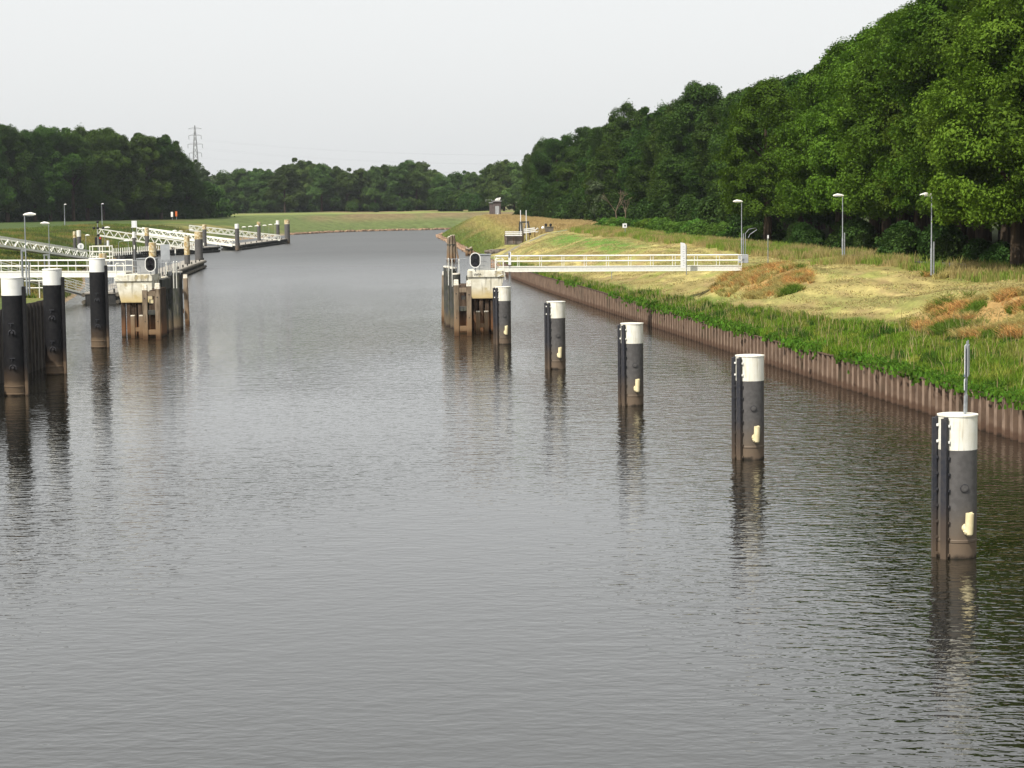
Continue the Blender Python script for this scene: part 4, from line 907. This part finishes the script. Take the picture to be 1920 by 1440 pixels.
# jetty mooring piles
def jpile(px, yt, Y, r, lab, capm='cap_old', shaft='grey_paint', cap_h=.85, tilt=0):
    p = at(px, yt, Y); t = thing('jetty_pile', lab, 'jetty pile', (p.x, Y, 0), random.uniform(0, 6)); h = p.z
    MB().lathe([(r, -1.5), (r, h-cap_h)], n=28).build('shaft', shaft, t, True)
    MB().lathe([(r*1.015, h-cap_h-.01), (r*1.015, h), (.05, h+.03)], n=28).build('cap', capm, t, True); return t
jpile(372, 434.5, 321.5, .60, 'thick grey pile with rusty yellow cap at the far end of the near jetty', cap_h=1.1)
jpile(350, 443, 301, .40, 'rust-streaked slim pile just left of the thick grey one on the near jetty', 'cap_old', 'grey_paint', 2.6)
jpile(285.5, 455, 250, .42, 'rusty brown pile directly behind the left oval signal', 'cap_old', 'timber', 1.6)
jpile(251, 435, 300, .24, 'slim grey pile with white cap carrying a pale box sign', 'cap_white', cap_h=.8)
jpile(275, 427, 392, .40, 'grey pile with rusty cap where two truss gangways cross', cap_h=1.5)
jpile(383, 421, 427, .42, 'grey pile with yellowish cap behind the thick near jetty pile', cap_h=.95)
jpile(444, 420, 430.5, .43, 'grey pile with white cap at the near end of the farthest jetty', 'cap_white', cap_h=.9)
jpile(485, 416, 474, .40, 'grey pile with yellow cap behind the middle of the farthest jetty', cap_h=.8)
jpile(520.5, 413.5, 486, .40, 'grey pile with pale cap, second from the far end of the farthest jetty', 'cap_rust', cap_h=.9)
jpile(538, 412, 496, .62, 'thick grey pile with yellow cap at the very end of the farthest jetty', cap_h=1.0)
jpile(139.5, 434, 345, .25, 'slim grey pile with yellow cap, left one of the close pair on the left bank', cap_h=1.0)
jpile(147.5, 432, 347, .34, 'grey pile with streaked cap, right one of the close pair on the left bank', 'cap_rust', cap_h=1.0)
jpile(192.5, 475.5, 225, .42, 'short brown wooden pile with pale top directly behind the white cap', 'cap_old', 'timber', .7)
# box sign on the slim pile
p = at(251.5, 420, 300.4); t = thing('box_sign', 'pale rectangular panel on a thin pole above the slim white-capped pile', 'sign', (p.x, 300.5, 3.2)); zt = p.z-3.2
MB().box((0, 0, zt), (.72, .25, .88)).build('panel', 'sign_white', t, bevel=.02); MB().box((0, 0, zt-.47), (.9, .3, .06)).build('sill', 'sign_white', t)
for dx in (-.26, .26): MB().tube([(dx, .1, 0), (dx, .1, zt-.4)], .03, 6).build('pole', 'galv', t, True)
for dx in (-.18, .18): MB().box((dx, -.13, zt), (.02, .01, .8)).build('seam', 'sign_back', t)
# small blue-white sign by the paired piles
p = at(151.5, 462, 340); t = thing('mooring_notice', 'small round-edged white sign right of the paired yellow-capped piles', 'sign', (p.x, 340, ground(p.x, 340)))
z_ = p.z-t.location.z; MB().tube([(0, 0, 0), (0, 0, z_+.4)], .04, 8).build('post', 'galv', t, True); MB().tube([(0, -.04, z_), (0, -.08, z_)], .52, 20).build('disc', 'sign_white', t); MB().box((0, -.09, z_), (.3, .01, .5)).build('dark_symbol', 'sign_back', t)
# cross-armed mast and its platform
p = at(184.8, 484, 240); z0 = at(184.8, 482, 240).z; zt = at(184.8, 416, 240).z
t = thing('signal_mast', 'slim mast with black balls on a cross arm, above the third black pile', 'mast', (p.x, 240, z0)); h = zt-z0
MB().tube([(0, 0, 0), (0, 0, h)], .05, 8).build('pole', 'galv', t, True); q = at(184.8, 427.5, 240).z-z0
MB().tube([(-.45, 0, q), (.6, 0, q)], .035, 6).build('cross_arm', 'board_black', t)
for dx, z in ((-.42, q), (.02, q), (.60, q), (.05, at(0, 0, 1).z*0+at(186, 441, 240).z-z0), (0, h)):
    mb = MB(); mb.lathe([(.02, z-.15), (.11, z-.12), (.17, z-.03), (.17, z+.03), (.11, z+.12), (.02, z+.15)], c=(dx, 0), n=14); mb.build('ball', 'board_black', t, True)
q = at(187, 448, 240.3).z-z0; MB().box((-.24, .1, q-.25), (.24, .2, .9)).build('dark_lamp_box', 'board_black', t); MB().box((.22, .1, q-.2), (.26, .2, .85)).build('dark_lamp_box', 'board_black', t); MB().box((.24, -.02, q+.1), (.20, .05, .22)).build('red_plate', 'red_paint', t)
a = at(169, 487, 238); b = at(206, 487, 238)
t = thing('railed_platform', 'small white railed platform behind the third black pile', 'platform', (a.x, 238, a.z-.3)); w_ = b.x-a.x
MB().box((w_/2, .8, .0), (w_, 1.6, .12)).build('deck', 'galv', t)
for y in (0, 1.6):
    for z in (.62, 1.18, 1.78): MB().beam((-.05, y, z), (w_+.05, y, z), .07, .10).build('rail', 'white_metal', t)
    for x in (0, w_/2, w_): MB().beam((x, y, 0 if x != 0 else -1.1), (x, y, 1.82), .09, .09).build('post', 'white_metal', t)
for x in (0, w_): MB().beam((x, .8, -5), (x, .8, 0), .18, .18).build('support', 'galv', t)
MB().tube([(w_-.25, .5, 1.8), (w_-.25, .5, 2.4)], .14, 10).build('beacon', 'sign_white', t, True)

# ------------------------------------------------------------------ right bank: timber dolphin, sluice, building
def timber_cluster(lab, px, pyb, pyt, Y, n_, r=.18, spread=.5, brace=True, top=None):
    p = at(px, pyb, Y); zt = at(px, pyt, Y).z if top is None else top; t = thing('timber_dolphin', lab, 'timber dolphin', (p.x, Y, 0))
    for k in range(n_):
        a_ = 2*PI*k/n_+.3; h = zt-random.uniform(0, .5); dx, dy = math.cos(a_)*spread, math.sin(a_)*spread
        q = MB().tube([(dx*1.35, dy*1.35, -1.5), (dx, dy, h)], r, 10).build('timber_pile', 'timber', t, True)
        MB().tube([(dx, dy, h-.01), (dx, dy, h+.08)], r*.9, 10).build('pile_top', 'timber_top', q, True)
    MB().lathe([(spread+r+.03, zt*.62), (spread+r+.05, zt*.62+.18)], n=20).build('steel_band', 'tube_dark', t)
    MB().box((-.05, -spread*.75, zt*.36), (spread*2, .2, zt*.42)).build('plank_panel', 'timber', t, bevel=.02)
    if brace: MB().beam((1.35, -.2, -1.2), (.45, -.1, zt*.95), .22, .26).build('raking_brace', 'timber', t)
    return t
timber_cluster('brown timber dolphin with raking brace in the water beyond the right signal', 846.5, 489, 441, 336, 7, .19, .48)
timber_cluster('dark low timber dolphin by the stone-edged shore just above the right oval signal', 879.5, 478, 463, 372, 5, .17, .45, False)
# the sluice: gate frame, white fences, stone abutments
G0 = at(983, 445, 352)
def gx(px, py, Y=352): q = at(px, py, Y); return q.x-G0.x, q.z
zg = 0
t = thing('sluice_gate', 'black timber sluice frame with two pale tall rods in the bank gully', 'sluice gate', (G0.x, 352, 0))
rod = []
for px in (976, 986.5):
    x, zt = gx(px, 394); x2, zb = gx(px, 432); MB().tube([(x, 0, zb-2), (x, 0, zt)], .065, 8).build('rod', 'sign_white', t, True)
xa, za = gx(972, 441); xt, zt = gx(974.5, 416.5); xb, _ = gx(980, 441)
xc, _ = gx(983, 441); xe, _ = gx(990.5, 416.5); xf, _ = gx(992.5, 430)
for x0_, x1_, z0_, yy in ((xa, xt, -1.6, 0), (xb, xt+.25, -1.6, 0), (xa+.05, xt+.1, -1.6, .9), (xf, xe, 0, 0), (xe-.75, xe-.25, 0, .1), (xf+.2, xe, 0, 1.0)):
    MB().beam((x0_, yy, za+z0_), (x1_, yy, zt), .20, .22).build('leg', 'tube_dark', t)
MB().beam((xt-.1, .1, zt), (xe+.15, .1, zt), .3, .28).build('head_beam', 'tube_dark', t)
MB().beam(((xt+xe)/2-.2, .1, zt-4), ((xt+xe)/2-.2, .1, zt), .1, .1).build('gate_stem', 'galv', t)
def board_fence(lab, xa_, ya, xb_, yb, Y, n_, hgt_, Y2=None, dzb=0):
    a = at(xa_, ya, Y); b = at(xb_, yb, Y2 or Y); t = thing('board_fence', lab, 'fence', a, math.atan2(b.y-a.y, b.x-a.x)); L_ = (b-a).xy.length; dz = b.z-a.z
    for k in range(n_):
        z = hgt_*(k+.5)/n_; MB().beam((0, 0, z), (L_, 0, z+dz), .05, hgt_/n_*.6).build('board', 'sign_white', t)
    for s in (0, .5, 1): MB().beam((s*L_, .06, -1.2+dz*s), (s*L_, .06, hgt_+dz*s+.05), .1, .1).build('post', 'timber', t)
board_fence('pale three-board fence left of the black sluice frame', 947, 443, 979, 443, 350.5, 3, .85)
board_fence('white three-board fence climbing right from the black sluice frame', 982, 438, 1003, 435.5, 350.8, 3, .85)
p = at(1003, 436, 350.8); t = thing('lever_arm', 'white bent lever at the right end of the sluice fence', 'lever', p); MB().tube([(0, 0, .3), (.45, 0, .75), (.55, 0, .6), (.5, 0, .1), (0, 0, .1)], .07, 8).build('lever', 'sign_white', t, True)
def stone_block(lab, px, py, Y, d, n_=1):
    p = at(px, py, Y); t = thing('stone_abutment', lab, 'abutment', (p.x, Y, p.z)); MB().box((0, 0, 0), d).build('wall', 'stone_grey', t, bevel=.06); MB().box((0, 0, d[2]/2+.05), (d[0]+.15, d[1]+.15, .12)).build('coping', 'pontoon_wood', t, bevel=.02); return t
stone_block('grey stone abutment below the pale board fence', 963, 450, 352, (3.0, 2.0, 1.5))
stone_block('small dark stone wall with two black bollards at the top of the gully', 1030, 430.5, 345, (1.3, 1.2, .75))
for px, lb in ((1023.5, 'left black bollard on the small stone wall'), (1032.5, 'right black bollard on the small stone wall')):
    p = at(px, 427, 344.8); t = thing('bollard', lb, 'bollard', (p.x, 344.8, p.z-.1)); MB().lathe([(.16, -.2), (.13, .35), (.20, .45), (.22, .65), (.12, .78)], n=14).build('post', 'board_black', t, True)
p = at(1018, 427, 346); t = thing('white_stone', 'rounded white stone beside the black bollards', 'stone', p); MB().lathe([(.05, -.2), (.28, -.1), (.25, .1), (.12, .22), (.02, .25)], n=12).build('stone_body', 'sign_white', t, True)
p = at(960, 409, 505); t = thing('shelter_table', 'small white table-shaped post with flat top before the dark trees', 'post', (p.x, 505, p.z-.6)); MB().tube([(0, 0, 0), (0, 0, 1.1)], .22, 10).build('stem', 'sign_white', t); MB().box((0, 0, 1.2), (1.1, .8, .2)).build('flat_top', 'sign_white', t, bevel=.03)
# brick building at the bend
p = at(930, 405, 600); q = at(930, 378, 600)
t = thing('pump_house', 'small dark brick building with flat roof at the bend of the canal', 'building', (p.x, 600, p.z-1.0)); h = q.z-p.z+1.0
MB().box((.3, 2, h/2), (2.1, 3, h)).build('front_wall', 'brick', t); MB().box((-1.3, 2.6, h/2-.3), (1.1, 3, h-.6)).build('side_wall', 'brick', t)
MB().box((.3, 1.9, h+.12), (2.6, 3.6, .24)).build('roof', 'cabinet_grey', t, bevel=.03); MB().box((-1.4, 2.4, h-.3), (1.2, 3.2, .2)).build('side_roof', 'cabinet_grey', t)
d_ = MB().box((.35, .45, (h-1.2)/2), (1.1, .1, h-1.3)).build('door', 'sign_back', t); MB().box((.4, .38, h*.3), (.2, .04, .5)).build('notice', 'sign_white', d_)
for x_ in (-.27, .97): MB().box((x_, .44, (h-1.0)/2), (.12, .14, h-1.0)).build('door_frame', 'roof_dark', t)
mb = MB(); mb.tube([(-2.8, .8, h-.1), (-2.8, .8, h+.7)], .04, 6).tube([(-2.8, .8, h+.5), (-1.2, .8, h+.5)], .03, 6).tube([(-1.2, .8, h), (-1.2, .8, h+.6)], .04, 6); mb.build('roof_railing', 'sign_back', t)
t2 = thing('white_roof_shape', 'white rounded rooftop shape resting on the flat roof line of the brick building', 'roof_structure', (p.x+.5, 600, p.z-1.0+h+.27))  # white form of unclear nature, made up as a rooftop shape
mb = MB(); mb.prism([(-.8, 0), (.6, 0), (.9, .7), (.75, 1.0), (.6, .8), (.2, .75), (-.4, .6), (-.7, .25)], .4, 2.0); mb.build('shape_body', 'cap_white', t2, bevel=.08); MB().box((.2, .385, .45), (.3, .02, .16)).build('window', 'cabinet_grey', t2)
# riprap
def stones(name, line, n_, sz, m_, spread=.9, zz=.1):
    V = []; F = []; base = [(-1,-1,-1),(1,-1,-1),(1,1,-1),(-1,1,-1),(-1,-1,1),(1,-1,1),(1,1,1),(-1,1,1)]; fc_ = [(0,3,2,1),(4,5,6,7),(0,1,5,4),(1,2,6,5),(2,3,7,6),(3,0,4,7)]
    line = np.array(line, float); seg = np.linalg.norm(np.diff(line, axis=0), axis=1); cum = np.concatenate([[0], np.cumsum(seg)])
    for i in range(n_):
        s = random.uniform(0, cum[-1]); x = np.interp(s, cum, line[:, 0]); y = np.interp(s, cum, line[:, 1]); k = sz*random.uniform(.5, 1.3); rz = random.uniform(0, 3)
        ox_, oy_ = jit(spread), jit(spread); oz = zz+jit(.15); o_ = len(V)
        for a_, b__, c_ in base:
            a2, b2, c2 = a_*k*random.uniform(.6, 1), b__*k*random.uniform(.6, 1), c_*k*random.uniform(.35, .6)
            V.append((x+ox_+a2*math.cos(rz)-b2*math.sin(rz), y+oy_+a2*math.sin(rz)+b2*math.cos(rz), oz+c2))
        F += [tuple(j+o_ for j in f) for f in fc_]
    o = npmesh(name, np.array(V), np.array(F), m_); tag(o, kind='stuff'); return o
o = stones('shore_stones', [(float(xr(y))+.5, y) for y in np.arange(286, 600, 6)], 1300, .42, 'stone', .55, .10); tag(o, 'orange brown stones edging the right shore beyond the sheet piling', 'stones')
o = stones('shore_stones', [(-63.5, 619), (-54, 656), (-43, 672), (-17, 691), (20, 709)], 900, .6, 'stone', .7, .1); tag(o, 'pale stones edging the far shore at the bend', 'stones')
# rough ground in the gully
o = stones('gully_stones', [(at(925, 470, 352).x, 351), (at(965, 450, 352).x, 353)], 160, .5, 'stone_grey', 1.2, 1.1); tag(o, 'grey stones lining the gully below the sluice', 'stones')
# path along the right crest
Y_ = np.arange(90, 235, 2.0); xm = np.interp(Y_, [90, 134, 165, 187, 235], [31.4, 28.9, 27.8, 24.6, 20.5]); 
V = []
for x, y in zip(xm, Y_):
    for k in range(5): xx = x+k*.55; V.append((xx, y, ground(xx, y)+.09))
i = np.arange(len(V)).reshape(-1, 5); o = npmesh('bank_path', np.array(V), np.stack([i[:-1, :-1], i[:-1, 1:], i[1:, 1:], i[1:, :-1]], -1).reshape(-1, 4), 'asphalt', smooth=True); tag(o, kind='structure')
# small things on the far left bank
for px, py, Y, m_, d, lb, nm, ct in [(322.5, 402, 600, 'cap_white', (.6, .4, 1.4), 'small white cabinet at the foot of the left wood', 'roadside_cabinet', 'cabinet'), (330.5, 401, 602, 'orange_panel', (.55, .3, 1.4), 'small orange panel beside a trunk of the left wood', 'warning_panel', 'sign'), (386.5, 403, 640, 'orange_panel', (1.1, .3, 1.4), 'small orange box sign on the grass before the far belt', 'warning_panel', 'sign')]:
    p = at(px, py, Y); g_ = ground(p.x, Y); t = thing(nm, lb, ct, (p.x, Y, g_)); MB().box((0, 0, p.z-g_), d).build('panel', m_, t, bevel=.04); MB().box((0, .2, (p.z-g_)/2), (.15, .15, max(.3, p.z-g_))).build('post', 'galv', t)
lamp(345.5, 396.5, 640, 'tiny white-headed lamp right of the left wood', 1, r=.06, aux=False, hl=.6)
# power pylon and its lines
p = at(367, 312, 1450); zt = at(367, 235, 1450).z
t = thing('power_pylon', 'tall grey lattice power pylon behind the left wood', 'pylon', (p.x, 1450, 5)); H = zt-5
mb = MB(); wz = lambda z: np.interp(z, [0, H*.5, H*.8, H], [4.5, 1.8, .9, .15])
for sx in (-1, 1):
    for sy in (-1, 1):
        zs = np.linspace(0, H, 16)
        for a_, b__ in zip(zs[:-1], zs[1:]): mb.beam((sx*wz(a_), sy*wz(a_), a_), (sx*wz(b__), sy*wz(b__), b__), .26, .26)
for k, (a_, b__) in enumerate(zip(zs[:-1], zs[1:])):
    for sy in (-1, 1):
        mb.beam((-wz(a_), sy*wz(a_), a_), (wz(b__), sy*wz(b__), b__), .16, .16); mb.beam((wz(a_), sy*wz(a_), a_), (-wz(b__), sy*wz(b__), b__), .16, .16)
mb.build('tower', 'steel_lattice', t); ARM = []
for py, hw in ((241.5, 12.5), (254, 11.5), (270.5, 13.5), (287, 11.5)):
    z = at(367, py, 1450).z-5; x = hw*1450/4000; mb = MB(); mb.beam((-x, 0, z), (x, 0, z), .22, .22); mb.beam((-x, 0, z), (0, 0, z+1.3), .16, .16); mb.beam((x, 0, z), (0, 0, z+1.3), .16, .16)
    arm = mb.build('cross_arm', 'steel_lattice', t); ARM.append((x, z))
    if py > 250:
        for sx in (-1, 1): MB().tube([(sx*x, 0, z), (sx*x, 0, z-2.6)], .20, 6).build('insulator', 'steel_lattice', arm)
pw = thing('power_lines', 'thin power lines running right from the pylon across the pale sky', 'power lines', (p.x, 1450, 5))
for x, z in ARM[1:]:
    for sx in (-1, 1):
        pts = [(sx*x+s*430, -s*60, z-2.6-18*4*s*(1-s)*.6-s*6) for s in np.linspace(0, 1, 14)]; MB().tube(pts, .013, 4).build('wire', 'steel_lattice', pw)
print('objects done')

# ------------------------------------------------------------------ grass, weeds, bracken, hay
def blades(name, X, Y, Zb, h, wid, colr, lean=.35, lab=None, cat=None, curl=.5):
    n_ = len(X); a_ = rng.random(n_)*2*PI; la = rng.random(n_)*2*PI; ll = lean*h*rng.random(n_)
    dx, dy = np.cos(a_)*wid/2, np.sin(a_)*wid/2; lx, ly = np.cos(la)*ll, np.sin(la)*ll
    b0 = np.stack([X-dx, Y-dy, Zb-.05], 1); b1 = np.stack([X+dx, Y+dy, Zb-.05], 1)
    m0 = np.stack([X+dx*.8+lx*.35, Y+dy*.8+ly*.35, Zb+h*.6], 1); m1 = np.stack([X-dx*.8+lx*.35, Y-dy*.8+ly*.35, Zb+h*.6], 1)
    tp = np.stack([X+lx, Y+ly, Zb+h], 1); tq = tp+np.stack([dx*.15, dy*.15, np.zeros(n_)], 1)
    V = np.stack([b0, b1, m0, m1, tq, tp], 1).reshape(-1, 3); k = np.arange(n_)[:, None]*6
    Fq = np.concatenate([k+np.array([[0, 1, 2, 3]]), k+np.array([[3, 2, 4, 5]])], 0)
    o = npmesh(name, V, Fq, 'blade', col=np.repeat(colr, 6, 0)); tag(o, lab, cat, None, 'stuff'); return o
def scatter(n_, y0, y1, t0, t1, power=1.6):
    u = rng.random(n_); y = y0+(y1-y0)*u**power; t_ = t0+(t1-t0)*rng.random(n_); return y, t_
def cvar(c, n_, v=.3):
    return np.clip(np.asarray(c)*(1+(rng.random((n_, 1))-.5)*2*v)*(1+(rng.random((n_, 3))-.5)*.25), 0, 1)
# the bright strip over the sheet piling
y, t_ = scatter(190000, 66, 275, .02, 1); wd = np.interp(y, [60, 100, 125, 150, 200, 260], [8.5, 7.6, 4.3, 2.6, 1.3, .9]); t_ = t_*wd
X = xr(y)+t_; nn = fbm(X*.5, y*.22, 22); keep = (t_ < wd*(.95+.5*(nn-.5))); y, t_, X, nn = y[keep], t_[keep], X[keep], nn[keep]
hh = (.10+.75*fbm(X*.8, y*.8, 41)**2)*rng.uniform(.5, 1.3, len(y))*(1-.35*(t_ > 4)); cc = lerp(cvar([.145, .245, .022], len(y), .4), np.array([.27, .25, .07]), ss(.35, .65, nn)*ss(2.2, 5.2, t_)*.85)
cc = lerp(cc, cvar([.055, .12, .015], len(y)), ss(.56, .66, fbm(X*1.1, y*.7, 44))); cc = lerp(cc, cvar([.30, .33, .06], len(y)), .8*ss(.6, .7, fbm(X*1.5, y*.9, 45)))
blades('verge_grass', X, y, zr(y, t_), hh, .05, cc, .7, 'lush bright green grass and weeds above the sheet pile wall', 'grass')
k_ = rng.random(len(y)) < .018; m_ = k_.sum()
blades('seed_heads', X[k_], y[k_], zr(y[k_], t_[k_]), rng.uniform(.45, 1.0, m_), .035, cvar([.36, .30, .14], m_), .5, 'thin pale seed stalks standing in the green strip above the wall', 'grass')
# leafy weeds hanging over the edge
n_ = 26000; y = 66+(215-66)*rng.random(n_)**1.4; t_ = rng.normal(.28, .22, n_)-.5*np.maximum(0, fbm(y*.12, y*0, 52)-.6); g_ = fbm(y*.25, y*0, 51); keep = g_ > .48; y, t_ = y[keep], t_[keep]; X = xr(y)+t_
Zb = np.where(t_ < 0, 1.5+t_*1.2*rng.random(len(y)), zr(y, np.maximum(t_, 0)))+rng.random(len(y))*.25
blades('edge_weeds', X, y, Zb, .16*np.ones(len(y)), .16, cvar([.09, .19, .018], len(y)), 1.2, 'leafy green weeds hanging over the top of the sheet pile wall', 'weeds')
# crest grasses
y, t_ = scatter(90000, 85, 330, 11.0, 20, 1.2); X = xr(y)+t_; nn = fbm(X*.3, y*.12, 61); keep = (nn > .38) & (t_ > 11.5+2*nn); y, t_, X, nn = y[keep], t_[keep], X[keep], nn[keep]
cc = lerp(cvar([.19, .28, .04], len(y)), np.array([.38, .31, .13]), ss(.4, .6, fbm(X*.7, y*.4, 62)))
blades('crest_grass', X, y, zr(y, t_), rng.uniform(.25, .7, len(y)), .05, cc, .5, 'tall unmown grass along the crest of the right bank', 'grass')
# bracken and dead fern: three patches
pts_ = []
for (yc, tc_, sy, st_, n_) in [(108, 7.4, 9, 2.9, 50000), (94, 8.5, 6, 2.6, 14000), (154, 6.3, 11, 2.7, 42000), (134, 12.7, 2.0, .7, 2200), (165, 15.6, 2.0, .7, 1800)]:
    aa = rng.random(n_)*2*PI; rr = np.sqrt(rng.random(n_)); yy = yc+sy*rr*np.cos(aa); tt = tc_+st_*rr*np.sin(aa); pts_.append(np.stack([yy, tt], 1))
pt = np.concatenate(pts_); pt = pt[pt[:, 1] > .5]; y, t_ = pt[:, 0], pt[:, 1]; X = xr(y)+t_; nn = fbm(X*.9, y*.6, 71)
keep = nn > .46; y, t_, X, nn = y[keep], t_[keep], X[keep], nn[keep]
cc = lerp(lerp(cvar([.54, .33, .12], len(y), .4), np.array([.46, .40, .15]), ss(.4, .6, fbm(X*1.3, y*1.1, 73))), np.array([.12, .20, .025]), ss(.56, .62, fbm(X*.45, y*.45, 72)))
blades('bracken', X, y, zr(y, t_), rng.uniform(.10, .42, len(y))*(.6+nn), .055, cc, 1.9, 'rusty orange dead bracken with green shoots on the right bank', 'bracken')
# mown hay: short flat straws
y, t_ = scatter(110000, 95, 330, 2.0, 13.5, 1.3); X = xr(y)+t_; wd = np.interp(y, [60, 100, 125, 150, 200, 260], [8.5, 7.6, 4.3, 2.6, 1.3, .9]); nn = fbm((X+y*.35)*.9, (y-X*.5)*.06, 23)
keep = (t_ > wd*.9) & (fbm((X+y*.3)*1.6, (y-X*.4)*.15, 81) > .47); y, t_, X, nn = y[keep], t_[keep], X[keep], nn[keep]
cc = lerp(cvar([.46, .40, .18], len(y), .3), np.array([.36, .30, .13]), ss(.35, .7, nn))
blades('hay', X, y, zr(y, t_)-.0, rng.uniform(.02, .08, len(y)), .08, cc, 6.0, 'pale mown hay lying in swaths on the right bank slope', 'hay')
# long grass on the bank beyond the gully
n_ = 70000; y = 362+(590-362)*rng.random(n_)**1.2; t_ = 1.2+24*rng.random(n_); X = xr(y)+t_; f_ = ss(3, 11, t_+(fbm(X*.09, y*.035, 21)-.5)*10)
cc = lerp(cvar([.19, .245, .06], n_), np.array([.46, .35, .16]), f_); cc = lerp(cc, np.array([.46, .44, .16]), .7*np.exp(-((t_-6.5-(y-380)*.02)/2.0)**2))
blades('bank_grass', X, y, zr(y, t_), rng.uniform(.1, .5, n_), .11, cc, 1.3, 'long reddish and green grass on the right bank beyond the sluice', 'grass')
# the left slopes
n_ = 90000; y = 135+(520-135)*rng.random(n_)**1.5; t_ = 30*rng.random(n_)**1.2; X = xl(y)-t_; nn = fbm(X*.2, y*.1, 91)
cc = lerp(cvar([.12, .17, .03], n_), np.array([.24, .20, .06]), ss(.45, .65, nn)); cc = lerp(cc, np.array([.07, .10, .03]), ss(.5, .66, fbm(X*.25, y*.12, 32))*.7); keep = t_ > 1.2; 
blades('slope_grass', X[keep], y[keep], zl(y, t_)[keep], (rng.uniform(.2, .55, n_)+.0*y)[keep], .10, cc[keep], .6, 'rough green grass on the left bank slopes', 'grass')
print('grass done')

# ------------------------------------------------------------------ the hazy summer air
mb = MB(); mb.box((0, 1170, 31), (2300, 2600, 70)); hz = mb.build('haze', 'asphalt'); hz.data.materials.clear(); tag(hz, 'pale summer haze in the air over the canal', 'haze', None, 'stuff')
M = bpy.data.materials.new('haze_air'); M.use_nodes = True; n = M.node_tree.nodes; n.remove(n['Principled BSDF']); v = n.new('ShaderNodeVolumePrincipled')
v.inputs['Color'].default_value = (.86, .92, 1.0, 1); v.inputs['Density'].default_value = 000.00006; v.inputs['Anisotropy'].default_value = .2
M.node_tree.links.new(v.outputs[0], n['Material Output'].inputs['Volume']); hz.data.materials.append(M)
